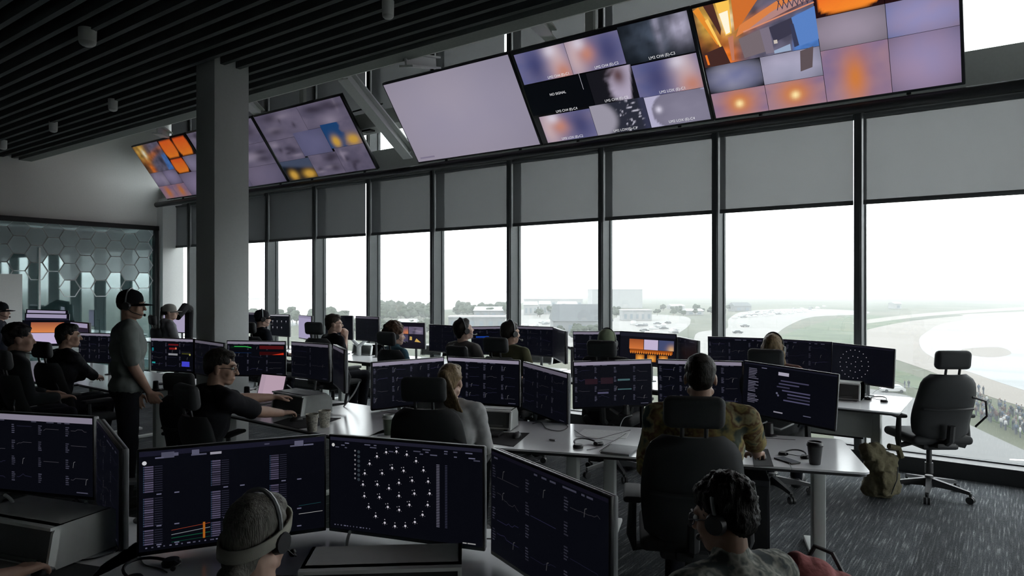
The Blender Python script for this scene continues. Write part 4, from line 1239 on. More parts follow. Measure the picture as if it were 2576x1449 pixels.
# window row, from right
yw = 6.85
def wr(px, py, y=yw): return (px, py, row(y, px))
monitor('window-row right end monitor with a ring of dots', (2096, 861, 6.62), (2236, 876, 6.22), MID, g_dots(31, .6, .42, .52, .27, False), DZW, G4)
monitor('window-row monitor right of the blonde head', wr(1938, 851, 6.9), wr(2094, 860, 6.95), MID, g_plots(32, False, .6, 3), DZW, G4, anchor='R')
monitor('window-row monitor left of the blonde head', wr(1780, 846, 6.9), wr(1936, 851, 6.9), MID, g_plots(33, False, .7, 3), DZW, G4, anchor='L')
monitor('narrow dark wing monitor right of the orange-lit one', wr(1697, 845, 6.95), wr(1760, 858, 6.45), MID, g_plots(34, False, .35, 2), DZW, G4, anchor='L')
monitor('window-row monitor with glowing orange cells', wr(1567, 833, 6.75), wr(1694, 840, 6.85), MID, g_heat, DZW, G4)
monitor('window-row monitor behind the pale green cap', wr(1438, 833, 6.8), wr(1565, 833, 6.8), MID, g_plots(36, True, .75, 3), DZW, G4)
monitor('window-row angled wing monitor left of the pale green cap', wr(1390, 823, 6.85), wr(1430, 836, 6.3), MID, g_plots(37, False, .3, 2), DZW, G4, anchor='L')
monitor('window-row monitor right of the man in the olive tee', wr(1297, 819, 6.9), wr(1388, 822, 6.85), MID, g_plots(38, True, .35, 3), DZW, G4)
monitor('window-row monitor with a blue bar between the two men in tees', wr(1186, 821, 6.75), wr(1296, 819, 6.9), MID, g_plots(39, True, .6, 3, [(.1, .35, .4, .4, S(20, 60, 150))]), DZW, G4)
monitor('window-row dark monitor left of the man in the grey tee', wr(1075, 815, 6.7), wr(1180, 821, 6.75), MID, g_plots(40, False, .22, 3), DZW, G4)
monitor('window-row monitor with four video cells right of the curly hair', wr(968, 809, 6.85), wr(1068, 812, 6.85), MID, g_quad, DZW, G4, anchor='R')
monitor('window-row dark monitor on a white forked stand', wr(885, 794, 6.85), wr(962, 797, 6.7), MID, g_plots(42, True, .3, 2), DZW, G4)
monitor('dim brownish monitor beside the raised fists', wr(840, 793, 6.85), wr(886, 794, 6.85), MID, g_plots(43, False, .3, 2), DZW, G4, anchor='R')
monitor('small monitor with a lilac blank page', wr(738, 791, 6.7), wr(798, 796, 6.3), MID, g_white(), DZW, G4)
monitor('monitor with rows of white icons by the operator in black', wr(672, 790, 6.85), wr(735, 791, 6.75), MID, g_icons, DZW, G4)
monitor('dark monitor between the column and the operator in black', wr(617, 785, 6.9), wr(672, 788, 6.9), MID, g_plots(46, True, .35, 2), DZW, G4)
monitor('pale lilac monitor sliver at the right edge of the column', wr(556, 783, 6.9), wr(617, 785, 6.9), MID, g_white(S(190, 186, 204)), DZW, G4)
monitor('lilac monitor beside the person in the pale cap, left of the column', wr(420, 788, 6.7), wr(462, 790, 6.8), MID, g_white(S(160, 152, 180)), DZW, G4)
# ================================================================ DESKS
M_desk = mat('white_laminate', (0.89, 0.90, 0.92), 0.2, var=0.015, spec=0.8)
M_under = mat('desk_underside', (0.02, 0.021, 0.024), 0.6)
M_leg = mat('leg_paint', (0.50, 0.53, 0.51), 0.5, var=0.02)
def desk(label, FL, FR, depth, z, legs=(0.12, 0.88), tray=True, group='white sit-stand desks'):
    a, b = CW(*FL), CW(*FR)
    ax = (b - a); w = ax.length; yaw = math.atan2(ax.y, ax.x)
    ctr = (a + b) / 2 + Vector((-math.sin(yaw), math.cos(yaw), 0)) * (depth / 2)
    t = thing('desk', label, 'desk', (ctr.x, ctr.y, 0), yaw, group)
    MB().prism(rounded_rect(w - 0.006, depth, 0.05), z - 0.012, z).build('desk_top', M_desk, t)
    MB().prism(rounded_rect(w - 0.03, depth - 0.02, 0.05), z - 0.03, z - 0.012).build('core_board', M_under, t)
    for k in legs:
        x = -w / 2 + w * k
        MB().rbox(x, -0.05, z / 2, 0.075, 0.13, z - 0.05, 0.008).build('leg', M_leg, t)
        MB().rbox(x, 0.0, 0.018, 0.075, depth * 0.78, 0.03, 0.008).build('leg_foot', M_leg, t)
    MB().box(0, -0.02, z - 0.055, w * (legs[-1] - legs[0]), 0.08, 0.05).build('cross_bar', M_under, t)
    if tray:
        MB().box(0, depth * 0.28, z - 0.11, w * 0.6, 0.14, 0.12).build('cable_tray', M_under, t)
    MB().box(w * 0.5 - 0.5, depth / 2 - 0.12, z + 0.0005, 0.36, 0.012, 0.001).build('cable_slot', M_under, t)
    return t
desk('white front-row desk at the lower left corner', (-3.55, 2.58), (-1.66, 2.08), 1.05, DZ)
desk('white front-row desk holding the ring-of-dots monitor', (-1.60, 1.98), (0.22, 1.96), 1.08, DZ)
desk('long white second-row desk with the black coffee cup at its right end', (-1.06, 4.845), (2.08, 3.95), 0.92, DZ, (0.08, 0.44, 0.52, 0.93))
desk('white second-row desk with two patterned cups, before the man in glasses', (-3.20, 6.36), (-1.12, 4.80), 1.0, DZ, (0.1, 0.62))
desk('white desk behind the standing man, with scattered cables', (-4.84, 7.59), (-3.95, 6.92), 1.0, DZ)
desk('white desk left of the standing man, under the dark plots monitor', (-7.4, 9.25), (-4.95, 7.42), 1.2, DZ)
def wdesk(label, x0, x1):
    lat = lambda x, y: (x * CS + y * SN, -x * SN + y * CS)
    return desk(label, lat(x0, 6.40), lat(x1, 6.40), 0.96, DZW, group='window-row desks')
wdesk('window desk at the right end, beside the empty chair', -2.66, -0.72)
wdesk('window desk of the operator in the pale green cap', -4.42, -2.70)
wdesk('window desk of the two men in tees', -6.62, -4.46)
wdesk('window desk of the curly-haired operator', -8.30, -6.66)
wdesk('window desk of the man with raised fists', -10.0, -8.34)
wdesk('window desk just right of the column', -11.9, -10.04)
wdesk('window desk in the corner left of the column', -14.1, -11.94)
desk('white desk standing before the glass partition at the far left', (-14.3 * CS + 4.25 * SN, 14.3 * SN + 4.25 * CS), (-12.0 * CS + 4.25 * SN, 12.0 * SN + 4.25 * CS), 1.0, DZW)

# ---- under-desk cabinets and boxes
M_cab = mat('black_cabinet', (0.008, 0.009, 0.013), 0.4)
def onbase(px, py, z): return G(px, py, z)
p = CW(1.52, 4.42)
t = thing('computer_case', 'tall black computer case under the right second-row desk', 'computer', (p.x, p.y, 0), YAW - 0.28)
MB().rbox(0, 0, 0.31, 0.24, 0.5, 0.58, 0.01).build('case', M_cab, t); MB().box(0, -0.252, 0.31, 0.20, 0.006, 0.5).build('front_grille', M_black, t)
for dx in (-0.08, 0.08): MB().box(dx, 0, 0.01, 0.03, 0.4, 0.02).build('foot', M_black, t)
p = Vector((-1.35, 6.85, 0))
t = thing('cable_box', 'grey-white cable box hung under the right end window desk', 'box', (p.x, p.y, 0.44), 0)
MB().rbox(0, 0, 0.12, 0.75, 0.2, 0.25, 0.01).build('casing', M_leg, t); MB().box(0, -0.06, -0.02, 0.6, 0.03, 0.012).build('slot', M_black, t)
for dx in (-0.28, 0.28): MB().box(dx, 0, 0.255, 0.03, 0.12, 0.03).build('hanger', M_black, t)

# ================================================================ CHAIRS
M_cush = mat('charcoal_fabric', (0.018, 0.020, 0.022), 0.75, var=0.12, nscale=300, bump=0.15, bscale=700)
M_chair = mat('chair_plastic', (0.022, 0.023, 0.025), 0.5)
M_star = mat('chair_base', (0.045, 0.047, 0.05), 0.5, 0.0)
def back_shell(w0, w1, w2, z0, z1, th, bow=0.05, lean=0.10, n=11, m=15):
    vs = []; fs = []
    for side in (0, 1):
        for j in range(m):
            v = j / (m - 1)
            wd = (w0 * (1 - v) ** 2 + 2 * w1 * v * (1 - v) * 1.08 + w2 * v * v)
            e = min(v, 1 - v)
            wd *= min(1.0, 0.72 + e * 3.0) if v > .5 else min(1.0, 0.86 + e * 2.0)
            z = z0 + (z1 - z0) * v
            yl = -lean * v + 0.045 * math.sin(v * math.pi * 1.6) * (1 - v)
            for i in range(n):
                u = i / (n - 1) * 2 - 1
                y = yl + bow * (u * u) + (-th if side else 0) * (1 - 0.55 * abs(u) ** 6) * (1 - 0.4 * (2 * v - 1) ** 8)
                vs.append((u * wd / 2, y, z))
    N = n * m
    for j in range(m - 1):
        for i in range(n - 1):
            a = j * n + i
            fs.append((a, a + n, a + n + 1, a + 1)); fs.append((N + a, N + a + 1, N + a + n + 1, N + a + n))
    for i in range(n - 1):
        fs.append((i, i + 1, N + i + 1, N + i)); a = (m - 1) * n + i; fs.append((a, N + a, N + a + 1, a + 1))
    for j in range(m - 1):
        a = j * n; fs.append((a, N + a, N + a + n, a + n)); a = j * n + n - 1; fs.append((a, a + n, N + a + n, N + a))
    return MB().add(vs, fs)
def chair_parts():
    P = []
    sx = lambda mb, m, nm, ang=40: (nm, mb.mesh(nm, m, ang))
    P.append(sx(MB().cyl((0, 0, 0.075), (0, 0, 0.17), 0.045, 0.03, 16), M_star, 'hub'))
    P.append(sx(MB().cyl((0, 0, 0.17), (0, 0, 0.40), 0.022, n=12).cyl((0, 0, 0.17), (0, 0, 0.26), 0.032, n=14), M_chair, 'gas_column'))
    leg = []
    for k in range(5):
        a = math.radians(72 * k + 20); c, s = math.cos(a), math.sin(a)
        b = MB(); L = 0.31
        q = [(0.03, 0.026, 0.150, 0.085), (L * .6, 0.020, 0.122, 0.085), (L, 0.015, 0.098, 0.072)]
        vs = []
        for r, hw, zt, zb in q:
            for (dy, z) in ((-hw, zb), (hw, zb), (hw * .8, zt), (-hw * .8, zt)):
                vs.append((r * c - dy * s, r * s + dy * c, z))
        fs = [(3, 2, 1, 0), (8, 9, 10, 11)]
        for i in range(2):
            for j in range(4):
                fs.append((i * 4 + j, i * 4 + (j + 1) % 4, i * 4 + 4 + (j + 1) % 4, i * 4 + 4 + j))
        b.add(vs, fs)
        P.append(sx(b, M_star, 'base_leg', 30))
        ca = MB().cyl((L * c, L * s, 0.06), (L * c, L * s, 0.085), 0.012, n=8)
        for o_ in (-0.014, 0.014):
            ca.cyl((L * c - s * (o_ - .009), L * s + c * (o_ - .009), 0.03), (L * c - s * (o_ + .009), L * s + c * (o_ + .009), 0.03), 0.03, n=14)
        P.append(sx(ca, M_chair, 'caster'))
    P.append(sx(MB().rbox(0, 0.03, 0.475, 0.50, 0.48, 0.075, 0.034, 3), M_cush, 'seat', 60))
    P.append(sx(MB().rbox(0, 0.0, 0.415, 0.30, 0.34, 0.05, 0.02, 2).rbox(0, -0.18, 0.44, 0.16, 0.14, 0.05, 0.015), M_chair, 'seat_mechanism'))
    bk = back_shell(0.44, 0.52, 0.40, 0.50, 1.035, 0.05)
    bk.v = [(x, y - 0.20, z) for x, y, z in bk.v]
    P.append(sx(bk, M_cush, 'backrest', 60))
    P.append(sx(MB().tube([(0, -0.2, 0.44), (0, -0.285, 0.50), (0, -0.30, 0.62)], 0.03, 8).tube([(-0.2, -0.26, 0.75), (-0.1, -0.30, 0.75), (0.1, -0.30, 0.75), (0.2, -0.26, 0.75)], 0.012, 6), M_chair, 'back_bracket'))
    P.append(sx(MB().rbox(0, 0, 0, 0.285, 0.075, 0.155, 0.036, 3, Matrix.Translation((0, -0.315, 1.155)) @ Matrix.Rotation(0.12, 4, 'X')), M_cush, 'headrest', 60))
    for s_ in (-1, 1):
        P.append(sx(MB().cyl((s_ * 0.055, -0.30, 1.0), (s_ * 0.055, -0.325, 1.12), 0.010, n=8), M_chair, 'headrest_post'))
        P.append(sx(MB().tube([(s_ * 0.16, -0.02, 0.42), (s_ * 0.275, -0.03, 0.40), (s_ * 0.292, -0.05, 0.47), (s_ * 0.285, -0.05, 0.64)], [0.02, 0.026, 0.026, 0.02], 8), M_chair, 'arm_support'))
        P.append(sx(MB().rbox(s_ * 0.285, 0.03, 0.66, 0.095, 0.27, 0.032, 0.014, 2), M_cush, 'arm_pad', 60))
    P.append(sx(MB().tube([(0.24, -0.23, 0.60), (0.285, -0.30, 0.70), (0.27, -0.31, 0.82), (0.18, -0.285, 0.85)], 0.009, 6).cyl((0.26, 0.05, 0.44), (0.33, 0.05, 0.44), 0.006, n=6), M_chair, 'adjuster_lever'))
    return P
def chair(label, loc, ang, dz=0.0, group='black office chairs', s=1.0, skip=()):
    """ang: degrees, 0 = facing away from the viewer, positive turns left"""
    t = thing('office_chair', label, 'chair', (loc.x, loc.y, 0), YAW + math.radians(ang), group)
    for nm, me in cached('chair', chair_parts):
        o = link(nm, me, t)
        if dz and nm not in ('hub', 'base_leg', 'caster', 'gas_column'):
            o.location.z = dz
        elif dz and nm == 'gas_column':
            o.location.z = dz * 0.6
    t.scale = (s, s, s)
    return t
p = W(2337, 1200, 5.83)
chair('empty black office chair with headrest standing on the carpet at the right', p, 0, 0.03)

# ================================================================ CONSOLES AND DESK THINGS
M_cons = mat('console_white', (0.76, 0.78, 0.76), 0.5, var=0.02)
M_panel = mat('console_panel', (0.035, 0.037, 0.036), 0.35)
def console(label, p, ang, w=0.46, dep=0.33, h=0.17):
    t = thing('instrument_console', label, 'console', p, YAW + math.radians(ang), 'white instrument consoles')
    prof = [(0.02, 0.006), (dep, 0.006), (dep, h * 0.72), (dep * 0.82, h), (0.06, h), (0.045, h - 0.025)]
    def side(x0, x1, pr):
        n = len(pr); vs = [(x0, y, z) for y, z in pr] + [(x1, y, z) for y, z in pr]
        return vs, [(i, (i + 1) % n, n + (i + 1) % n, n + i) for i in range(n)] + [tuple(range(n - 1, -1, -1)), tuple(range(n, 2 * n))]
    b = MB(); b.add(*side(-w / 2, w / 2, [(y + (0.03 if k in (0, 5) else 0), z) for k, (y, z) in enumerate(prof)]))
    b.add(*side(-w / 2, -w / 2 + 0.012, prof)); b.add(*side(w / 2 - 0.012, w / 2, prof))
    b.box(0, 0.06, h - 0.006, w, 0.05, 0.012)
    b.build('housing', M_cons, t)
    MB().add([(-w / 2 + .013, .035, .02), (w / 2 - .013, .035, .02), (w / 2 - .013, .055, h - .02), (-w / 2 + .013, .055, h - .02), (-w / 2 + .013, .06, .02), (w / 2 - .013, .06, .02), (w / 2 - .013, .08, h - .02), (-w / 2 + .013, .08, h - .02)],
             [(0, 1, 2, 3), (7, 6, 5, 4), (0, 4, 5, 1), (2, 6, 7, 3), (0, 3, 7, 4), (1, 5, 6, 2)]).build('front_panel', M_panel, t, 0)
    MB().box(0, 0.037, 0.035, w * 0.7, 0.004, 0.012, Matrix.Rotation(0.0, 4, 'X')).build('label_strip', mat('panel_strip', (0.10, 0.105, 0.10), 0.5), t)
    for x in (-w / 2 + .04, w / 2 - .04): MB().box(x, dep / 2, 0.003, 0.03, dep * .8, 0.006).build('rubber_foot', M_black, t)
    return t
console('white console beside the hand on the mouse, lower left corner', CW(-1.98, 2.62, DZ), -20, 0.5, 0.36)
console('white console in front of the ring-of-dots monitor, cut by the bottom edge', CW(-0.42, 2.16, DZ), 4, 0.52, 0.3)
console('white console under the left hand of the man in glasses', CW(-1.93, 5.76, DZ), -40)
console('white console right of the ponytailed woman', CW(-0.22, 5.12, DZ), -16, 0.42, 0.24, 0.15)
def wconsole(label, px, py):
    p = G(px, py, DZW); return console(label, p, -36, 0.42, 0.28, 0.16)
wconsole('white console on the right end window desk, left of the cables', 2098, 1006)
wconsole('white console right of the raised fists, on the window desk', 905, 893)
wconsole('white console left of the man in the grey tee', 1080, 896)
wconsole('white console right of the man in the olive tee', 1352, 915)
M_mat = mat('mouse_mat', (0.012, 0.012, 0.014), 0.85)
M_plast = mat('black_plastic', (0.015, 0.015, 0.017), 0.45)
M_paper = mat('paper', (0.74, 0.75, 0.75), 0.8)
def flat(name, label, cat, corners, z, th, m, r=0.0):
    P = [G(px, py, z) for px, py in corners]
    c = sum(P, Vector()) / len(P)
    o = MB().prism([(q.x - c.x, q.y - c.y) for q in P], 0.0005, th).build(name, m)
    o.location = (c.x, c.y, z)
    return tag(o, label, cat)
flat('mouse_mat', 'black mouse mat under the hand at the lower left', 'mouse mat', [(80, 1449), (150, 1412), (252, 1428), (215, 1470)], DZ, 0.004, M_mat)
flat('mouse_mat', 'black mouse mat under the right hand of the man in glasses', 'mouse mat', [(688, 1064), (726, 1052), (858, 1052), (800, 1072), (752, 1079)], DZ, 0.004, M_mat)
flat('mouse_mat', 'black mouse mat with a mouse right of the ponytailed woman', 'mouse mat', [(1180, 1108), (1215, 1088), (1332, 1090), (1292, 1124)], DZ, 0.004, M_mat)
flat('mouse_mat', 'black mouse mat under the patterned-shirt man\'s right hand', 'mouse mat', [(1896, 1174), (1890, 1130), (1932, 1131), (1946, 1174)], DZ, 0.004, M_mat)
flat('paper_sheet', 'white paper sheet behind the headset on the second-row desk', 'paper', [(1448, 1098), (1470, 1080), (1585, 1086), (1575, 1104)], DZ, 0.003, M_paper)
flat('paper_sheet', 'white paper sheet left of the patterned-shirt man\'s elbow', 'paper', [(1450, 1096), (1445, 1092), (1560, 1104), (1550, 1110)], DZ, 0.002, M_paper)
nb = G(1560, 1135, DZ)
t = thing('notebook', 'grey spiral notebook by the patterned-shirt man\'s left elbow', 'notebook', nb, YAW - 0.45)
MB().rbox(0, 0, 0.008, 0.19, 0.24, 0.014, 0.003).build('cover', mat('notebook_cover', (0.22, 0.23, 0.24), 0.6), t)
for k in range(10):
    MB().tube([(-0.1, -0.1 + k * .022, 0.002), (-0.107, -0.1 + k * .022, 0.01), (-0.097, -0.1 + k * .022, 0.02), (-0.088, -0.1 + k * .022, 0.014)], 0.0018, 5).build('spiral_ring', M_black, t)
def mouse(label, p, ang):
    t = thing('computer_mouse', label, 'mouse', p, YAW + math.radians(ang))
    b = MB().sph((0, 0, 0.004), (0.031, 0.055, 0.034), 14, 10)
    b.v = [(x, y, max(z, 0.0)) for x, y, z in b.v]
    b.build('body', M_plast, t); MB().cyl((-.004, 0.03, 0.031), (.004, 0.03, 0.031), 0.006, n=8).build('scroll_wheel', M_arm, t)
    return t
mouse('black mouse on the mat right of the ponytailed woman', G(1300, 1100, DZ + 0.004), -20)
mouse('black mouse under the hand at the lower left', G(112, 1440, DZ + 0.004), -10)
mouse('black mouse under the right hand of the man in glasses', G(745, 1058, DZ + .004), -50)
mouse('black mouse under the patterned-shirt man\'s right hand', G(1915, 1152, DZ + .004), -10)
def cup(name, label, p, h, r, m, lid=None, sleeve=None):
    t = thing(name, label, 'cup', p)
    MB().lathe([(r * .72, 0.0), (r * .74, 0.004), (r, h), (r * 1.03, h + .002), (r * .96, h + .001), (r * .7, 0.02)], 24).build('cup_body', m, t)
    if lid:
        MB().lathe([(r * 1.06, h - .004), (r * 1.08, h + .006), (r * .98, h + .012), (r * .94, h + .024), (r * .86, h + .024), (r * .84, h + .016)], 24).build('lid', lid, t)
    if sleeve:
        MB().lathe([(r * .80, h * .28), (r * .92, h * .66), (r * .94, h * .66), (r * .82, h * .28)], 24).build('sleeve', sleeve, t)
    return t
cup('coffee_cup', 'black lidded coffee cup standing on the right second-row desk', G(2050, 1167, DZ), 0.112, 0.044, mat('black_cup', (0.03, 0.032, 0.033), 0.6), M_plast)
M_ppat = ramp_mat('printed_paper_cup', [(0.35, (0.62, 0.60, 0.52)), (0.5, (0.58, 0.56, 0.48)), (0.56, (0.22, 0.21, 0.18)), (0.62, (0.6, 0.58, 0.5))], 60, 0.7)
cup('paper_cup', 'printed white paper cup by the mouse mat, nearer of two', G(785, 1084, DZ), 0.125, 0.047, M_ppat)
cup('paper_cup', 'printed white paper cup by the console, farther of two', G(817, 1074, DZ), 0.125, 0.047, M_ppat)
cup('iced_drink_cup', 'clear-topped cup with green drink left of the ponytailed woman\'s chair', G(977, 1093, DZ), 0.12, 0.042, mat('green_drink', (0.10, 0.13, 0.09), 0.3), mat('clear_lid', (0.55, 0.58, 0.56), 0.2))
# laptop
lp = G(650, 1012, DZ)
t = thing('laptop', 'open laptop with a pinkish white page before the man in glasses', 'laptop', lp, YAW + math.radians(-28))
MB().rbox(0, 0, 0.009, 0.34, 0.24, 0.016, 0.004).build('base', mat('laptop_grey', (0.16, 0.165, 0.17), 0.4, 0.5), t)
MB().box(0, 0.02, 0.0176, 0.29, 0.11, 0.002).build('keyboard', M_plast, t)
MB().box(0, -0.075, 0.0176, 0.1, 0.06, 0.001).build('touchpad', M_arm, t)
Ml = Matrix.Translation((0, 0.125, 0.02)) @ Matrix.Rotation(-0.28, 4, 'X') @ Matrix.Translation((0, 0, 0.115))
lid = MB().rbox(0, 0.004, 0, 0.34, 0.008, 0.235, 0.003).build('lid', M_bezel, t); lid.matrix_local = Ml
g = Gfx(0.32, 0.205); g.rect(0, 0, 1, 1, S(176, 152, 168)); g.rect(0, 0, .2, 1, S(168, 146, 162)); g.rect(0.06, .05, .1, .06, S(120, 100, 120))
link('screen', g.mesh(), t, Ml)
def keyboard(label, px, py, z, ang):
    t = thing('keyboard', label, 'keyboard', G(px, py, z), YAW + math.radians(ang))
    MB().rbox(0, 0, 0.011, 0.43, 0.13, 0.018, 0.004).build('base', M_plast, t)
    for r in range(4):
        MB().box(0, -0.042 + r * 0.028, 0.0215, 0.41, 0.022, 0.005).build('key_row', mat('keys', (0.03, 0.03, 0.033), 0.5), t)
keyboard('black keyboard between laptop and console of the man in glasses', 700, 1034, DZ, -42)
keyboard('black keyboard before the patterned-shirt man', 1760, 1118, DZ, -16)
keyboard('black keyboard before the ponytailed woman', 1190, 1092, DZ, -16)
# headsets, phone, remote, cables
M_cable = mat('dark_cable', (0.03, 0.03, 0.032), 0.5)
M_cablel = mat('pale_cable', (0.5, 0.51, 0.51), 0.5)
def cable(label, pts, r, z, m=M_cable, name='cable'):
    P = [G(px, py, z + dz) for px, py, dz in pts]
    sm = []
    for i in range(len(P) - 1):
        p_, a, b, q_ = P[max(i - 1, 0)], P[i], P[i + 1], P[min(i + 2, len(P) - 1)]
        for k in range(5):
            u = k / 5
            sm.append(0.5 * ((2 * a) + (b - p_) * u + (2 * p_ - 5 * a + 4 * b - q_) * u * u + (3 * a - p_ - 3 * b + q_) * u ** 3))
    sm.append(P[-1])
    c = sm[0].copy(); c.z = z
    o = MB().tube([v - c for v in sm], r, 6).build(name, m); o.location = c
    return tag(o, label, 'cable')
E3 = 0.004
cable('thin dark cable curling right of the console on the ponytailed woman\'s desk', [(1285, 1052, E3), (1310, 1046, E3), (1290, 1062, E3), (1268, 1080, E3)], 0.0025, DZ)
cable('loop of dark cable beside the black monitor foot, second-row desk', [(1350, 1058, E3), (1400, 1058, E3), (1428, 1072, E3), (1410, 1084, E3), (1375, 1078, E3), (1360, 1062, E3), (1340, 1066, E3)], 0.003, DZ)
cable('grey cable looping down from the second-row monitor near the patterned shirt', [(1590, 1044, 0.12), (1570, 1052, 0.07), (1560, 1075, E3), (1566, 1092, E3), (1556, 1100, E3)], 0.003, DZ, M_cablel)
cable('thin dark headset cable across the white paper sheet', [(1445, 1082, E3), (1470, 1098, E3), (1500, 1104, E3), (1540, 1094, E3), (1586, 1082, E3)], 0.002, DZ)
cable('thin dark cable by the notebook, second-row desk', [(1476, 1132, E3), (1510, 1124, E3), (1550, 1106, E3), (1575, 1090, E3)], 0.002, DZ)
cable('dark cable on the right end window desk', [(2102, 1005, E3), (2140, 1008, E3), (2175, 998, E3), (2190, 992, E3)], 0.003, DZW)
cable('thin wire dropping from the dotted window monitor', [(2222, 972, 0.05), (2200, 985, 0.02), (2195, 992, E3)], 0.0025, DZW)
cable('black cable in front of the grey-haired head, front desk', [(352, 1398, E3), (362, 1420, E3), (400, 1430, E3), (420, 1440, E3)], 0.003, DZ)
cable('black cable along the base of the lower left console', [(175, 1412, E3), (240, 1404, E3), (290, 1388, E3), (310, 1375, E3)], 0.003, DZ)
cable('pale cable arching behind the lower left console, left of two', [(12, 1245, 0.22), (30, 1260, 0.18), (38, 1290, 0.1)], 0.007, DZ, M_cablel)
cable('pale cable arching behind the lower left console, right of two', [(215, 1262, 0.18), (230, 1285, 0.12), (255, 1290, 0.1)], 0.007, DZ, M_cablel)
cable('pale cable rising behind the centre console, front desk', [(880, 1338, 0.2), (874, 1360, 0.12), (872, 1384, 0.03)], 0.006, DZ, M_cablel)
cable('pale cable bending at the foot of the chat monitor', [(1930, 1060, 0.11), (1905, 1072, 0.07), (1885, 1092, 0.01)], 0.006, DZ, M_cablel)
cable('pale cable at the foot of the edge-on wing monitor', [(905, 960, 0.2), (890, 990, 0.1), (865, 1022, E3)], 0.007, DZ, M_cablel)
cable('pale cable loop behind the white console of the man in glasses', [(722, 968, .12), (735, 980, 0.06), (742, 1000, 0.02)], 0.006, DZ, M_cablel)
cable('thin phone charging cable hanging over the desk edge near the black cup', [(1976, 1158, E3), (1986, 1166, E3), (1992, 1182, E3)], 0.002, DZ)
def table_headset(label, px, py, z, ang, s=1.0):
    t = thing('headset', label, 'headset', G(px, py, z), YAW + math.radians(ang)); t.scale = (s,) * 3
    arc = [(0.085 * math.cos(a), 0.10 * math.sin(a), 0.012 + 0.02 * math.sin(a)) for a in np.linspace(0, math.pi, 13)]
    MB().tube(arc, 0.006, 6).build('headband', M_plast, t)
    for x in (-0.085, 0.085):
        MB().lathe([(0.034, 0), (0.036, 0.012), (0.028, 0.024)], 14, (x, -0.01, 0)).build('ear_cushion', M_plast, t)
    MB().tube([(0.085, -0.02, 0.02), (0.05, -0.09, 0.03), (-0.01, -0.12, 0.04)], 0.003, 6).build('boom', M_plast, t)
    MB().sph((-0.014, -0.122, 0.04), 0.010, 8, 6).build('microphone', M_plast, t)
    return t
table_headset('black headset lying by the notebook on the second-row desk', 1478, 1122, DZ, 30)
table_headset('black headset lying beside the phone near the black cup', 1998, 1148, DZ, -40, 0.8)
table_headset('thin black headset on the right end window desk', 2205, 1008, DZW, -60, 0.9)
table_headset('black headset lying on the front desk at the bottom edge, left of the grey hair', 380, 1442, DZ, 70)
t = thing('phone', 'phone with a bright screen left of the black cup', 'phone', G(1980, 1160, DZ), YAW + 0.35)
MB().rbox(0, 0, 0.005, 0.075, 0.15, 0.009, 0.003).build('body', M_plast, t); MB().box(0, 0, 0.0098, 0.067, 0.14, 0.0006).build('screen', mat('glassy_screen', (0.3, 0.32, 0.34), 0.08), t)
o = MB().rbox(0, 0, 0.006, 0.05, 0.018, 0.01, 0.003).build('remote_clicker', mat('grey_plastic', (0.2, 0.2, 0.21), 0.5)); o.location = G(1390, 1109, DZ); tag(o, 'tiny grey clicker on the bare middle of the second-row desk', 'clicker')
# forked white stand and bags
p = W(903, 868, row(6.95, 903))
t = thing('forked_stand', 'white forked monitor stand between two dark window-row monitors', 'stand', (p.x, p.y, DZW))
top = p.z - DZW
MB().cyl((0, 0, 0), (0, 0, top), 0.035, n=10).build('stem', M_pale, t)
for s_ in (-1, 1): MB().tube([(0, 0, top - 0.02), (s_ * 0.12, 0, top + 0.06), (s_ * 0.2, 0.02, top + 0.09)], [0.03, 0.025, 0.02], 8).build('fork_arm', M_pale, t)
BLOBS = []
def blob(name, prims, voxel, iters, m, parent, rough=None):
    """closed shapes fused into one continuous skin (done in one pass at the end)"""
    b = MB()
    for fn in prims: fn(b)
    o = b.build(name, m, parent, ang=0)
    BLOBS.append((o, voxel, iters, rough))
    return o
def cap_(p0, p1, r0, r1=None):
    r1 = r0 if r1 is None else r1
    def fn(b):
        b.cyl(p0, p1, r0, r1, 14); b.sph(p0, r0, 14, 9); b.sph(p1, r1, 14, 9)
    return fn
def ell(c, rad, R=None):
    return lambda b: b.sph(c, rad, 20, 13, None, R)
p = W(2212, 1226, 5.72); p.z = 0
t = thing('backpack', 'khaki canvas backpack slumped against the window desk leg', 'backpack', p, YAW + 0.3)
M_khaki = mat('khaki_canvas', (0.12, 0.105, 0.06), 0.9, var=0.2, nscale=20, bump=0.4, bscale=60)
blob('bag_body', [lambda b: b.rbox(0.0, 0.02, 0.2, 0.24, 0.18, 0.38, 0.05, 3, Matrix.Rotation(0.12, 4, 'Y')), lambda b: b.rbox(0.02, -0.08, 0.15, 0.2, 0.1, 0.2, 0.04, 3), lambda b: b.rbox(-0.02, 0.02, 0.40, 0.2, 0.16, 0.14, 0.06, 3, Matrix.Rotation(-0.1, 4, 'Y'))], 0.012, 3, M_khaki, t, (0.05, 0.07))
MB().tube([(0.08, -0.02, 0.44), (0.17, -0.03, 0.42), (0.19, -0.04, 0.34)], 0.025, 8).build('strap', M_khaki, t)
MB().tube([(0.05, -0.14, 0.3), (0.03, -0.15, 0.2), (-0.02, -0.14, 0.08)], 0.004, 5).build('seam_cord', M_black, t)
p = W(2052, 1470, 3.95); p.z = 0
t = thing('red_jacket_bag', 'dusty red cloth bag on the carpet by the desk leg, bottom edge', 'bag', (p.x, p.y, 0), YAW)
M_red = mat('dusty_red_cloth', (0.22, 0.06, 0.06), 0.9, var=0.15, nscale=15, bump=0.5, bscale=30)
blob('bag_body', [ell((-0.05, 0, 0.10), (0.17, 0.14, 0.12)), ell((0.12, -0.02, 0.07), (0.1, 0.12, 0.07)), ell((-0.1, 0, 0.17), (0.08, 0.09, 0.07))], 0.012, 5, M_red, t, (0.025, 0.1))
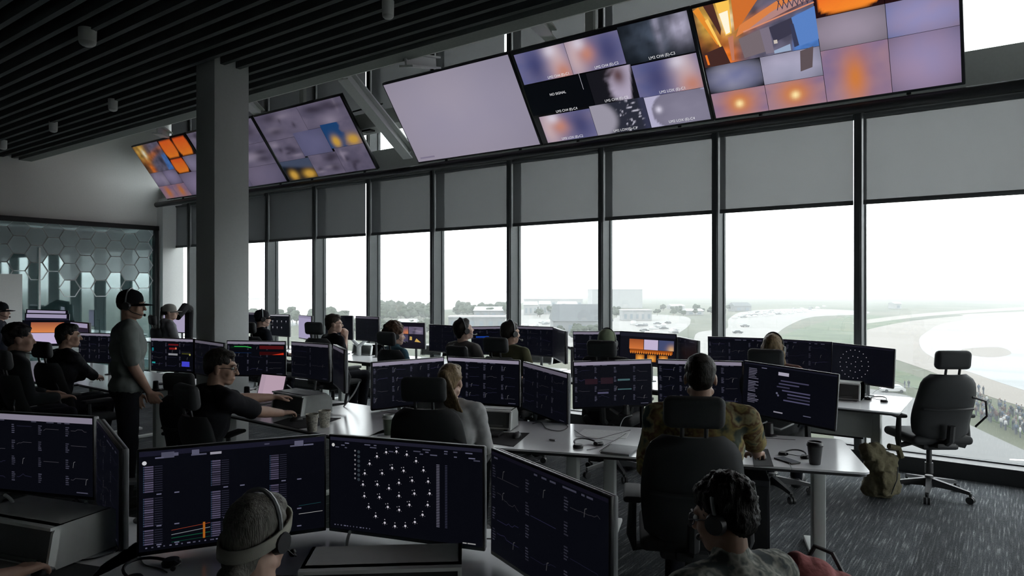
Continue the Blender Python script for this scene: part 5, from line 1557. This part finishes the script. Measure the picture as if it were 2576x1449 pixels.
MB().tube([(-0.02, 0.12, 0.12), (0.04, 0.1, 0.24), (0.12, 0.05, 0.22), (0.17, 0.0, 0.1)], 0.014, 7).build('strap', M_plast, t)
# thick black bent arm and black bag by the column
a0 = W(446, 798, 11.9); a1 = W(466, 772, 12.2); a2 = W(476, 778, 12.4); a3 = W(475, 835, 12.45)
t = thing('bent_boom', 'thick black bent boom between the pale cap and the column', 'boom', (a3.x, a3.y, DZW))
q = lambda v: v - Vector((a3.x, a3.y, DZW))
M_boom = mat('matt_black', (0.006, 0.006, 0.007), 0.95, spec=0.1)
MB().tube([q(a0), q(a1), q(a2)], [0.06, 0.075, 0.075], 10).build('upper_arm', M_boom, t); MB().tube([q(a2), q(a3), Vector((0, 0, 0.02))], [0.075, 0.07, 0.07], 10).build('lower_arm', M_boom, t)
p = W(502, 850, 8.6); p2 = Vector((p.x, p.y, 0))
# ================================================================ PEOPLE
SKIN = {'fair': (0.50, 0.33, 0.26), 'tan': (0.36, 0.22, 0.16), 'brown': (0.22, 0.13, 0.09)}
def skin_mat(k): return mat('skin_' + k, SKIN[k], 0.55, var=0.05, nscale=30, spec=0.35)
HAIRC = {'black': (0.008, 0.007, 0.007), 'brown': (0.03, 0.02, 0.014), 'dark': (0.014, 0.011, 0.009), 'blonde': (0.20, 0.14, 0.075), 'grey': (0.10, 0.095, 0.083), 'auburn': (0.07, 0.035, 0.018)}
def hair_mat(k): return mat('hair_' + k, HAIRC[k], 0.5, var=0.45, nscale=55, bump=0.5, bscale=90, spec=0.18, stretch=(3, 3, 0.5))
def cloth(name, c, **k): return mat('cloth_' + name, c, 0.9, var=0.10, nscale=18, bump=0.25, bscale=500, spec=0.15, **k)
M_sneak = mat('shoe', (0.02, 0.02, 0.022), 0.6)
def rotm(yaw, pitch=0.0, roll=0.0):
    return (Matrix.Rotation(yaw, 3, 'Z') @ Matrix.Rotation(pitch, 3, 'X') @ Matrix.Rotation(roll, 3, 'Y'))
def ik(S_, T, l1, l2, pole):
    d = T - S_; L = min(d.length, (l1 + l2) * 0.995)
    u = d.normalized()
    a = (l1 * l1 - l2 * l2 + L * L) / (2 * L)
    hgt = math.sqrt(max(l1 * l1 - a * a, 0))
    p = (pole - u * pole.dot(u)).normalized()
    return S_ + u * a + p * hgt, S_ + u * L
def hand_prims(wr, fwd, down, side, s=1.0, curl=0.5, spread=1.0):
    """palm with five fingers; side = +1 right hand, -1 left hand (thumb side follows)"""
    fwd = fwd.normalized(); down = (down - fwd * down.dot(fwd)).normalized(); lat = fwd.cross(down) * -1.0   # lat points to the body's right for down = -Z
    th = -side                                       # thumb points inward
    P = []
    L = [0.076, 0.084, 0.078, 0.062]; off = [0.030, 0.010, -0.010, -0.029]
    for k in range(4):
        o_ = lat * (off[k] * th * s)
        kn = wr + fwd * (0.092 * s - abs(k - 1.2) * 0.006 * s) + o_ * 1.1
        P.append(cap_(wr + fwd * 0.015 * s + o_ * 0.5, kn, 0.0175 * s, 0.0135 * s))
        a = curl * (0.7 + 0.12 * k); p = kn; d = (fwd + lat * (off[k] * th * 3.0 * spread)).normalized()
        for q, (fl, r) in enumerate(((0.46, 0.0105), (0.30, 0.0095), (0.24, 0.0085))):
            ang = a * (q + 0.6)
            dd = (d * math.cos(ang) + down * math.sin(ang)).normalized()
            n = p + dd * (L[k] * fl * s)
            P.append(cap_(p, n, r * s, (r - 0.001) * s)); p = n
    t0 = wr + fwd * 0.03 * s + lat * (0.024 * th * s)
    t1 = t0 + (fwd * 0.6 + lat * th * 0.75 + down * 0.25).normalized() * 0.045 * s
    t2 = t1 + (fwd * 0.9 + lat * th * 0.2 + down * 0.35).normalized() * 0.034 * s
    t3 = t2 + (fwd * 0.95 - lat * th * 0.1 + down * 0.3).normalized() * 0.026 * s
    P += [cap_(t0, t1, 0.016 * s, 0.0125 * s), cap_(t1, t2, 0.0125 * s, 0.0105 * s), cap_(t2, t3, 0.0105 * s, 0.009 * s)]
    return P
def person(label, px, py_top, d, face, *, seated=True, lean=4, hyaw=0, hpitch=0, hroll=0, skin='fair', hair='brown', style='short', shirt=None, sleeve=0.62, trousers=None, lh=None, rh=None, curl=(0.5, 0.5), fine=False,
           cap=None, cap_back=False, headset=None, glasses=False, collar=False, broad=1.0, hoodie=False, headband=None, group='people in the control room', s=1.0, hand_down=None, palm=(None, None), beard=False, fluff=.014):
    top = W(px, py_top, d)
    th = YAW + math.radians(face)
    l = math.radians(lean)
    hair_h = 0.018 if style != 'curly' else 0.03
    if cap: hair_h = 0.022
    up = Vector((0, math.sin(l), math.cos(l))); fw = Vector((0, math.cos(l), -math.sin(l)))
    hp = math.radians(hpitch)
    uh = Vector((0, math.sin(l * 0.6), math.cos(l * 0.6)))
    ztop = top.z
    rise = (0.53 * math.cos(l) + 0.130 * math.cos(l * 0.6)) * s + (0.118 + hair_h) * s
    pz = ztop - rise                                   # pelvis centre height
    P0 = Vector((0, 0, pz))
    NB = P0 + up * 0.53 * s; HC = NB + uh * 0.130 * s + Vector((0, 0.012, 0)) * s
    R = Matrix.Rotation(th, 3, 'Z')
    hxy = R @ HC
    root = thing('person', label, 'person', (top.x - hxy.x, top.y - hxy.y, 0), th, group)
    inv = (Matrix.Translation(root.location) @ Matrix.Rotation(th, 4, 'Z')).inverted()
    B = []; SH = []; TR = []
    g = 0.014 * s                                      # cloth thickness
    X = Vector((1, 0, 0))
    br = broad * s
    tors = [(P0, (0.165 * br, 0.12 * s, 0.11 * s)), (P0 + up * 0.15 * s, (0.148 * br, 0.112 * s, 0.14 * s)), (P0 + up * 0.31 * s, (0.168 * br, 0.122 * s, 0.16 * s)), (P0 + up * 0.42 * s - fw * 0.01, (0.165 * br, 0.105 * s, 0.10 * s))]
    Rt = Matrix.Rotation(-l, 3, 'X')
    for c, r in tors:
        B.append(ell(c, r, Rt)); SH.append(ell(c, tuple(v + g for v in r), Rt))
    SJ = {}
    for sd in (-1, 1):
        SJ[sd] = P0 + up * 0.465 * s + X * (sd * 0.185 * br) + fw * 0.005
        B.append(cap_(NB - up * 0.035 * s, SJ[sd], 0.058 * s, 0.052 * s)); SH.append(cap_(NB - up * 0.040 * s, SJ[sd] - up * 0.004, 0.062 * s + g * .5, 0.055 * s + g))
    B.append(cap_(NB - up * 0.04 * s, HC - uh * 0.05 * s - Vector((0, 0.02, 0)) * s, 0.056 * s, 0.052 * s))
    tgt = {-1: lh, 1: rh}
    for i, sd in enumerate((-1, 1)):
        if tgt[sd] is None:
            T = (P0 + Vector((sd * 0.17, 0.34, 0.16)) * s) if seated else (SJ[sd] + Vector((sd * 0.05, 0.10, -0.50)) * s)
        else:
            T = inv @ tgt[sd]
        pole = Vector((sd * 0.45, -0.35, -1.0))
        E_, Wr = ik(SJ[sd], T, 0.295 * s, 0.255 * s, pole)
        B += [cap_(SJ[sd], E_, 0.050 * s, 0.041 * s), cap_(E_, E_.lerp(Wr, 0.35), 0.041 * s, 0.040 * s), cap_(E_.lerp(Wr, 0.35), Wr, 0.040 * s, 0.027 * s)]
        if sleeve <= 1.0:
            SH.append(cap_(SJ[sd], SJ[sd].lerp(E_, sleeve), 0.052 * s + g, 0.050 * s + g))
        else:
            SH += [cap_(SJ[sd], E_, 0.052 * s + g, 0.046 * s + g), cap_(E_, E_.lerp(Wr, 0.85), 0.044 * s + g, 0.034 * s + g)]
        fd = (Wr - E_).normalized()
        dn = Vector((0, 0, -1)) if abs(fd.z) < 0.8 else Vector((-sd, 0.2, 0))
        if palm[i] is not None:
            fd, dn = (inv.to_3x3() @ palm[i][0]).normalized(), (inv.to_3x3() @ palm[i][1]).normalized()
        elif abs(fd.z) < 0.8: fd = Vector((fd.x, fd.y, fd.z * 0.35)).normalized()
        B += hand_prims(Wr, fd, dn, sd, s, curl[i])
    # legs
    sz = pz
    if seated:
        for sd in (-1, 1):
            hip = P0 + Vector((sd * 0.085, 0.02, -0.03)) * s; kn = Vector((sd * 0.12 * s, 0.43 * s, sz + 0.0)); an = Vector((sd * 0.12 * s, 0.36 * s, 0.10))
            B += [cap_(hip, kn, 0.075 * s, 0.055 * s), cap_(kn, an, 0.052 * s, 0.038 * s)]
            TR += [cap_(hip, kn, 0.088 * s, 0.068 * s), cap_(kn, an, 0.066 * s, 0.056 * s)]
            foot(root, an, sd, s)
    else:
        for sd in (-1, 1):
            hip = P0 + Vector((sd * 0.085, 0, -0.04)) * s; kn = Vector((sd * 0.10 * s, 0.02, sz * 0.53)); an = Vector((sd * 0.11 * s, -0.01, 0.09))
            B += [cap_(hip, kn, 0.08 * s, 0.056 * s), cap_(kn, an, 0.054 * s, 0.038 * s)]
            TR += [cap_(hip, kn, 0.094 * s, 0.07 * s), cap_(kn, an, 0.07 * s, 0.06 * s)]
            foot(root, an, sd, s)
    TR.append(ell(P0 - up * 0.02 * s, (0.172 * br, 0.13 * s, 0.115 * s)))
    # head
    H = rotm(math.radians(hyaw), hp - l * 0.3, math.radians(hroll))
    h = lambda x, y, z: HC + H @ Vector((x * s, y * s, z * s))
    def he(x, y, z, rx, ry, rz): return ell(h(x, y, z), (rx * s, ry * s, rz * s), H)
    def hc(a, b, r0, r1): return cap_(h(*a), h(*b), r0 * s, r1 * s)
    B += [he(0, -0.012, 0.030, .074, .094, .086), he(0, 0.03, -0.035, .060, .066, .078), he(0, 0.062, -0.088, .030, .030, .026), he(0, 0.078, 0.022, .046, .018, .016),
          hc((0, .094, .004), (0, .112, -.030), .008, .0125), he(0, .090, -.064, .022, .012, .008), he(0, .084, -.078, .02, .012, .008), he(.038, .062, -.028, .022, .024, .026), he(-.038, .062, -.028, .022, .024, .026),
          hc((.05, 0, -.07), (.02, .06, -.09), .02, .018), hc((-.05, 0, -.07), (-.02, .06, -.09), .02, .018),
          he(.076, -.004, -.012, .009, .018, .031), he(-.076, -.004, -.012, .009, .018, .031)]
    vox = 0.0065 if fine else 0.011
    body = blob('body', B, vox, 3 if fine else 2, skin_mat(skin), root)
    if fine:
        for sd in (-1, 1):
            MB().sph(h(sd * .031, .082, .004), .0115 * s, 10, 7).build('eye', mat('eye_white', (0.55, 0.55, 0.53), 0.3), root)
            MB().sph(h(sd * .031, .0905, .004), .0055 * s, 8, 6).build('pupil', M_plast, root)
            MB().tube([h(sd * .016, .098, .026), h(sd * .034, .094, .031), h(sd * .05, .082, .026)], .003 * s, 5).build('eyebrow', hair_mat(hair), root)
    sm = shirt
    if collar:
        SH.append(cap_(NB - up * 0.03 * s, NB + up * 0.012 * s, 0.072 * s, 0.066 * s))
    else:
        SH.append(ell(NB - up * 0.05 * s, (0.082 * s, 0.076 * s, 0.04 * s), Rt))
    if hoodie:
        SH.append(ell(NB - up * 0.02 * s - fw * 0.06 * s, (0.11 * s, 0.07 * s, 0.06 * s)))
    blob('shirt', SH, 0.012 if fine else 0.016, 3, sm, root, (0.022, 0.09) if fine else (0.016, 0.1))
    blob('trousers', TR, 0.018, 3, trousers or cloth('dark_trousers', (0.012, 0.013, 0.018)), root, (0.015, 0.1))
    # hair
    hm = hair_mat(hair)
    HR = []
    if style in ('short', 'fade', 'ponytail', 'long', 'curly', 'bun'):
        HR += [he(0, -.020, .044, .080, .098, .085), he(0, -.052, .005, .072, .062, .075)]
        if style != 'fade': HR += [he(0, .03, .085, .06, .055, .036), hc((.066, .012, .03), (.070, -.005, -.005), .012, .008), hc((-.066, .012, .03), (-.070, -.005, -.005), .012, .008)]
        else: HR += [he(0, .02, .088, .058, .06, .03)]
        if style == 'short': HR.append(he(0, -.062, -.045, .055, .035, .045))
    if style == 'curly':
        r_ = random.Random(len(label))
        for k in range(95):
            a = r_.uniform(0, 6.28); e = r_.uniform(-.15, 1.45)
            v = Vector((math.cos(a) * math.cos(e) * .078, math.sin(a) * math.cos(e) * .094 - .022, math.sin(e) * .088 + .045))
            if v.y > .055 and v.z < .075: continue
            k_ = 1 + (fluff - .014) * 14; HR.append(he(v.x * k_, v.y * k_, v.z * k_, fluff, fluff, fluff))
    if style in ('long', 'ponytail'):
        n = 9
        if style == 'long':
            for k in range(n):
                a = math.radians(150 + k * 240 / (n - 1) - 30 + 0)
                x, y = .072 * math.cos(a), -.02 + .078 * math.sin(a)
                HR.append(hc((x, y, .02), (x * 1.55, y - .01, -.20 - .03 * math.sin(k * 2.1)), .022, .012))
        else:
            HR += [he(0, -.108, .055, .036, .03, .034)]
            for k in range(7):
                x = (k - 3) * .012
                HR.append(hc((x * .5, -.115, .045), (x * 1.2 + .035, -.11, -.08), .016, .014)); HR.append(hc((x * 1.2 + .035, -.11, -.08), (x * 1.5 + .085, -.07, -.23 - .02 * (k % 3)), .014, .006))
    if cap:
        HR = [he(0, -.03, .005, .076, .082, .06)] + [q for q in HR[4:] if style in ('long', 'ponytail')]
    if style == 'bun': HR += [he(0, -.075, -.05, .06, .035, .05), he(.01, -.11, -.085, .045, .04, .035)]
    if beard:
        HR += [he(0, .05, -.075, .052, .05, .035)]
    if HR:
        blob('hair', HR, 0.007 if fine else 0.011, 1, hm, root, (0.016, 0.013) if style == 'curly' else (0.010, 0.03))
    hM = Matrix.Translation(HC) @ H.to_4x4() @ Matrix.Scale(s, 4)
    if cap:
        b = MB(); n = 24; prof = [(1.0, 0.012), (1.0, 0.045), (.95, .075), (.80, .105), (.55, .124), (.25, .133), (.02, .135)]
        for j, (k, z) in enumerate(prof):
            for i in range(n):
                a = 2 * math.pi * i / n
                b.v.append((.084 * k * math.cos(a), -.012 + .103 * k * math.sin(a), z * .95))
        for j in range(len(prof) - 1):
            for i in range(n):
                b.f.append((j * n + i, j * n + (i + 1) % n, (j + 1) * n + (i + 1) % n, (j + 1) * n + i))
        b.f.append(tuple(range((len(prof) - 1) * n, len(prof) * n)))
        b.f.append(tuple(range(n - 1, -1, -1)))
        co = b.build('cap', cap, root, 50); co.matrix_local = hM @ (Matrix.Rotation(math.pi, 4, 'Z') if cap_back else Matrix.Identity(4))
        br_ = MB(); m_ = 11
        for sd, zz in ((0, 0.0), (1, -.006)):
            for j in range(4):
                for i in range(m_):
                    a = math.pi * (i / (m_ - 1)); q = j / 3
                    x = .078 * math.cos(a) * (1 - .12 * q); y = -.012 + .100 * math.sin(a) + q * .085 * math.sin(a) ** 0.7
                    br_.v.append((x, y, .022 - .012 * (x / .08) ** 2 * 1.5 - .010 * q + zz))
        N = 4 * m_
        for j in range(3):
            for i in range(m_ - 1):
                a = j * m_ + i
                br_.f += [(a, a + 1, a + m_ + 1, a + m_), (N + a, N + a + m_, N + a + m_ + 1, N + a + 1)]
        for i in range(m_ - 1):
            a = 3 * m_ + i; br_.f.append((a, a + 1, N + a + 1, N + a))
        link('brim', br_.mesh('brim', cap, 50), co)
    if headset:
        arc = [(.086 * math.cos(a), -.01, .018 + .118 * math.sin(a)) for a in np.linspace(0, math.pi, 15)]
        hs = MB().tube(arc, .007, 6).build('headset', headset if headset is not True else M_plast, root); hs.matrix_local = hM
        for sd in (-1, 1):
            MB().cyl((sd * .078, -.004, -.008), (sd * .098, -.004, -.008), .036, .030, 14).build('ear_cushion', M_plast, hs)
        MB().tube([(.092, .0, -.02), (.088, .05, -.055), (.06, .105, -.075), (.035, .122, -.075)], .0032, 6).build('boom', M_plast, hs)
        MB().sph((.033, .124, -.075), .012, 8, 6).build('microphone', M_plast, hs)
    if glasses:
        gl = MB()
        for sd in (-1, 1):
            gl.tube([(sd * .033 + .024 * math.cos(a), .104 - abs(sd * .033 + .024 * math.cos(a)) * .12, .002 + .019 * math.sin(a)) for a in np.linspace(0, 2 * math.pi, 15)], .002, 5)
            gl.tube([(sd * .056, .098, .006), (sd * .076, .04, .006), (sd * .078, -.005, .0)], .002, 5)
        gl.tube([(-.01, .104, .006), (.01, .104, .006)], .002, 5)
        o = gl.build('glasses', M_plast, root); o.matrix_local = hM
    if headband:
        pts = [(.081 * math.cos(a), -.014 + .099 * math.sin(a), .012 + .045 * math.sin(a)) for a in np.linspace(0, 2 * math.pi, 25)]
        vs = []; fs = []
        for i, (x, y, z) in enumerate(pts[:-1]):
            k = 1.06
            vs += [(x * k, (y + .014) * k - .014, z - .018), (x * k, (y + .014) * k - .014, z + .018)]
        n = 24
        for i in range(n): fs.append((2 * i, 2 * ((i + 1) % n), 2 * ((i + 1) % n) + 1, 2 * i + 1))
        o = MB().add(vs, fs).build('headband', headband, root); o.matrix_local = hM
        sm_ = o.modifiers.new('thick', 'SOLIDIFY'); sm_.thickness = 0.008; sm_.offset = 1
    root['seat_z'] = pz - 0.1
    return root
def foot(root, an, sd, s):
    MB().rbox(an.x, an.y + 0.06 * s, an.z - 0.05, 0.09 * s, 0.27 * s, 0.09, 0.035, 3).build('shoe', M_sneak, root)
def chair_h(label, px, py, d, ang, extra=0.0):
    p = W(px, py, d); th = YAW + math.radians(ang)
    loc = p - Vector((math.sin(th), -math.cos(th), 0)) * 0.315
    return chair(label, loc, ang, max(-0.06, min(p.z - 1.155, 0.12)) + extra)
def seat_under(p, label, ang, dz=0.0, group='black office chairs', back=0.0):
    loc = p.location.copy(); th = p.rotation_euler.z
    loc += Vector((math.sin(th), -math.cos(th), 0)) * back
    return chair(label, loc, ang, dz, group)

black_tee = cloth('black', (0.010, 0.010, 0.013)); grey_tee = cloth('grey', (0.16, 0.18, 0.17)); olive_tee = cloth('olive', (0.10, 0.10, 0.055)); taupe = cloth('taupe', (0.13, 0.12, 0.115))
navy = cloth('navy', (0.012, 0.014, 0.022)); teal = cloth('teal', (0.045, 0.105, 0.14)); pale_top = cloth('pale', (0.45, 0.45, 0.45)); hood = cloth('hood', (0.17, 0.17, 0.18)); charcoal = cloth('charcoal', (0.02, 0.022, 0.024))
M_aloha = ramp_mat('patterned_shirt', [(0.0, (0.02, 0.035, 0.03)), (0.36, (0.05, 0.06, 0.045)), (0.44, (0.24, 0.19, 0.07)), (0.52, (0.10, 0.05, 0.025)), (0.58, (0.30, 0.26, 0.14)), (0.66, (0.04, 0.07, 0.07)), (1.0, (0.12, 0.14, 0.10))], 9, 0.9, detail=3)
M_floral = ramp_mat('floral_shirt', [(0.0, (0.03, 0.04, 0.05)), (0.4, (0.06, 0.07, 0.07)), (0.5, (0.32, 0.31, 0.27)), (0.6, (0.10, 0.11, 0.10)), (0.7, (0.40, 0.39, 0.35))], 14, 0.9, detail=3)
capblack = cloth('cap_black', (0.008, 0.009, 0.012)); capgreen = cloth('cap_green', (0.20, 0.24, 0.16)); capbeige = cloth('cap_beige', (0.26, 0.25, 0.23)); capdark = cloth('cap_dark', (0.012, 0.012, 0.014))
M_band = cloth('band', (0.30, 0.29, 0.25))
M_hsgrey = mat('headset_grey', (0.16, 0.165, 0.17), 0.4)

# --- near people
p15 = person('man in a patterned tropical shirt seen from behind, second row right', 1762, 884, 3.55, -12, lean=6, hyaw=-4, hpitch=-4, skin='tan', hair='dark', style='fade', shirt=M_aloha, sleeve=0.95, fine=True, broad=1.22, collar=True,
             rh=G(1908, 1160, DZ + 0.055), lh=W(1700, 1215, 3.72), curl=(0.5, 0.45))
chair_h('black chair carrying the man in the patterned shirt', 1746, 1037, 3.22, -10)
p14 = person('woman with blonde ponytail and pale top, second row', 1134, 910, 4.42, -12, lean=2, hyaw=-8, hpitch=-2, skin='fair', hair='blonde', style='ponytail', shirt=pale_top, sleeve=1.2, fine=True, s=0.94,
             rh=G(1205, 1100, DZ + .04), lh=G(1085, 1090, DZ + .04))
chair_h('black chair of the ponytailed woman, hiding her back', 1066, 980, 4.15, -10)
p16 = person('woman with greying hair, cloth headband and headset, bottom left', 650, 1232, 1.92, 6, lean=8, hyaw=-26, hpitch=-4, skin='fair', hair='grey', style='bun', shirt=cloth('dusk', (0.05, 0.05, 0.055)), sleeve=1.2, fine=True, s=0.95,
             headset=M_hsgrey, headband=M_band, lh=CW(-0.95, 2.2, 0.74), rh=CW(-0.55, 2.2, 0.74))
p17 = person('curly black-haired man in a floral shirt with headset and glasses, bottom right', 1822, 1182, 2.22, 24, lean=14, hyaw=26, hpitch=-10, skin='brown', hair='black', style='curly', shirt=M_floral, sleeve=0.9, fine=True, headset=M_hsgrey, glasses=True, collar=True,
             lh=CW(0.30, 2.42, 0.60), rh=CW(0.62, 2.55, 0.62))
p6 = person('man in glasses and black tee reaching over his desk, seen in profile', 556, 872, 4.55, -44, lean=16, hyaw=-38, hpitch=-4, skin='tan', hair='dark', style='fade', shirt=black_tee, sleeve=0.8, fine=True, glasses=True, broad=1.1,
            lh=W(693, 1000, 5.12), rh=W(736, 1046, 4.98), curl=(0.35, 0.45), group='people in the control room')
p4 = person('standing man in grey tee, black cap and headset, left', 330, 724, 5.6, -62, seated=False, lean=2, hyaw=-22, hpitch=-3, skin='tan', hair='black', style='short', shirt=grey_tee, sleeve=0.8, fine=True, cap=capblack, headset=M_hsgrey, broad=1.08,
            rh=W(374, 985, 5.56), lh=W(340, 985, 5.75))
# --- left seated pair and edge figure
p3 = person('man in black sitting between the two left desks, reaching forward', 172, 810, 6.7, -38, lean=10, hyaw=-16, skin='tan', hair='black', style='short', shirt=black_tee, sleeve=1.2, fine=True, rh=W(240, 948, 7.05), lh=W(215, 945, 7.1))
p2 = person('dark-haired man in dark shirt at the far left, seated', 48, 808, 5.7, -42, lean=8, hyaw=-14, skin='tan', hair='black', style='curly', shirt=charcoal, sleeve=1.2, collar=True, s=1.0)
p1 = person('person in a black cap with headset cut by the left edge', 2, 757, 8.6, -60, seated=False, lean=3, hyaw=-18, skin='fair', hair='brown', style='short', shirt=navy, sleeve=1.2, cap=capblack, headset=M_plast, s=0.93)
p18 = person('person out of frame whose hand rests on the mouse at the lower left', -380, 1172, 2.0, -30, lean=14, skin='tan', hair='dark', style='short', shirt=charcoal, sleeve=0.9, fine=True, rh=G(80, 1437, DZ + .05), curl=(.5, .5))
# --- window row
p13 = person('blonde woman with headphones at the right window desk', 1946, 836, 5.85, -34, lean=2, hyaw=-6, skin='fair', hair='blonde', style='long', shirt=cloth('rust', (0.10, 0.04, 0.03)), sleeve=1.2, headset=True)
p12 = person('person in a pale green cap and dark shirt at a window desk', 1528, 824, 6.45, -32, lean=4, skin='tan', hair='dark', style='short', shirt=charcoal, sleeve=1.2, cap=capgreen, headset=True)
p11 = person('man in an olive tee with headset, right of two at the window', 1284, 804, 7.0, -40, lean=4, hyaw=-14, skin='tan', hair='dark', style='fade', shirt=olive_tee, sleeve=0.8, headset=M_hsgrey)
p10 = person('man in a taupe tee looking up right, left of two at the window', 1166, 798, 7.3, -44, lean=0, hyaw=-16, hpitch=12, skin='fair', hair='dark', style='short', shirt=taupe, sleeve=0.8, headset=M_hsgrey)
p9 = person('curly-haired operator in a teal shirt with headset', 994, 812, 7.9, -48, lean=4, hyaw=-18, skin='fair', hair='auburn', style='curly', shirt=teal, sleeve=1.2, collar=True, headset=True, fluff=.026)
p8 = person('man in black tee with raised clasped fists', 840, 787, 8.6, -50, lean=4, hyaw=-24, skin='fair', hair='brown', style='short', shirt=black_tee, sleeve=0.8, glasses=True,
            rh=W(870, 850, 8.85), lh=W(866, 852, 8.98), curl=(1.2, 1.2), palm=((Vector((0, 0, 1)), Vector((1, 0, 0))), (Vector((0, 0, 1)), Vector((-1, 0, 0)))))
p7 = person('operator in black with dark cap and grey headset, right of the column', 660, 776, 9.5, -50, lean=4, hyaw=-10, skin='fair', hair='black', style='short', shirt=navy, sleeve=1.2, cap=capdark, headset=M_pale)
p5 = person('person in pale cap and grey hoodie left of the column', 428, 762, 10.4, -58, lean=2, hyaw=-20, skin='fair', hair='dark', style='ponytail', shirt=hood, sleeve=1.2, cap=capbeige, hoodie=True)
# --- their chairs
chair_h('black chair with headrest behind the pale green cap', 1514, 877, 6.2, -30)
chair_h('black chair with headrest before the blonde woman', 1926, 901, 5.62, -30)
chair_h('black chair between the two men in tees', 1247, 868, 6.7, -34)
chair_h('black chair of the man in the taupe tee', 1150, 905, 7.0, -40)
chair_h('black chair left of the curly-haired operator', 972, 852, 7.55, -40)
chair_h('black chair of the man with raised fists', 790, 826, 8.3, -30)
chair_h('black chair of the operator in black beside the column', 627, 824, 9.2, -40)
chair_h('black chair left of the person in the pale cap', 384, 800, 10.2, -50)
chair_h('dark chair between the two seated men at the left', 105, 880, 6.3, -30)
chair_h('dark chair behind the standing man, under the desk edge', 450, 955, 5.75, -10, -.12)
chair_h('black chair of the man in glasses', 470, 1035, 4.25, -44)
chair_h('dark chair of the dark-haired man at the far left', 10, 905, 5.4, -42)
# ================================================================ finish: fuse skins, cut lettering
def finish():
    tex = {}
    for o, vox, it, rough in BLOBS:
        m = o.modifiers.new('fuse', 'REMESH'); m.mode = 'VOXEL'; m.voxel_size = vox; m.use_smooth_shade = True
        m = o.modifiers.new('soften', 'SMOOTH'); m.factor = 0.5; m.iterations = it
        if rough:
            k = round(rough[1], 3)
            if k not in tex:
                tx = bpy.data.textures.new('crumple', 'CLOUDS'); tx.noise_scale = k; tx.noise_depth = 2; tex[k] = tx
            m = o.modifiers.new('crumple', 'DISPLACE'); m.texture = tex[k]; m.strength = rough[0]; m.mid_level = 0.5; m.texture_coords = 'LOCAL'
    dg = bpy.context.evaluated_depsgraph_get()
    done = []
    for o, vox, it, rough in BLOBS:
        me = bpy.data.meshes.new_from_object(o.evaluated_get(dg), depsgraph=dg)
        done.append((o, me))
    txt = []
    for o, m in TEXTS:
        me = bpy.data.meshes.new_from_object(o.evaluated_get(dg), depsgraph=dg)
        txt.append((o, me, m))
    for o, me in done:
        mm = list(o.data.materials)
        o.modifiers.clear()
        o.data = me
        if not me.materials and mm: me.materials.append(mm[0])
        me.polygons.foreach_set('use_smooth', [True] * len(me.polygons))
    for o, me, m in txt:
        n = bpy.data.objects.new(o.name, me); COL.objects.link(n); n.parent = o.parent; n.matrix_local = o.matrix_local
        at = me.color_attributes.new('Col', 'FLOAT_COLOR', 'POINT')
        at.data.foreach_set('color', np.tile(np.array([0.75, 0.75, 0.78, 1.0], dtype=np.float32), len(me.vertices)))
        me.materials.clear(); me.materials.append(glow_mat())
        nm = o.name
        bpy.data.objects.remove(o); n.name = nm
finish()
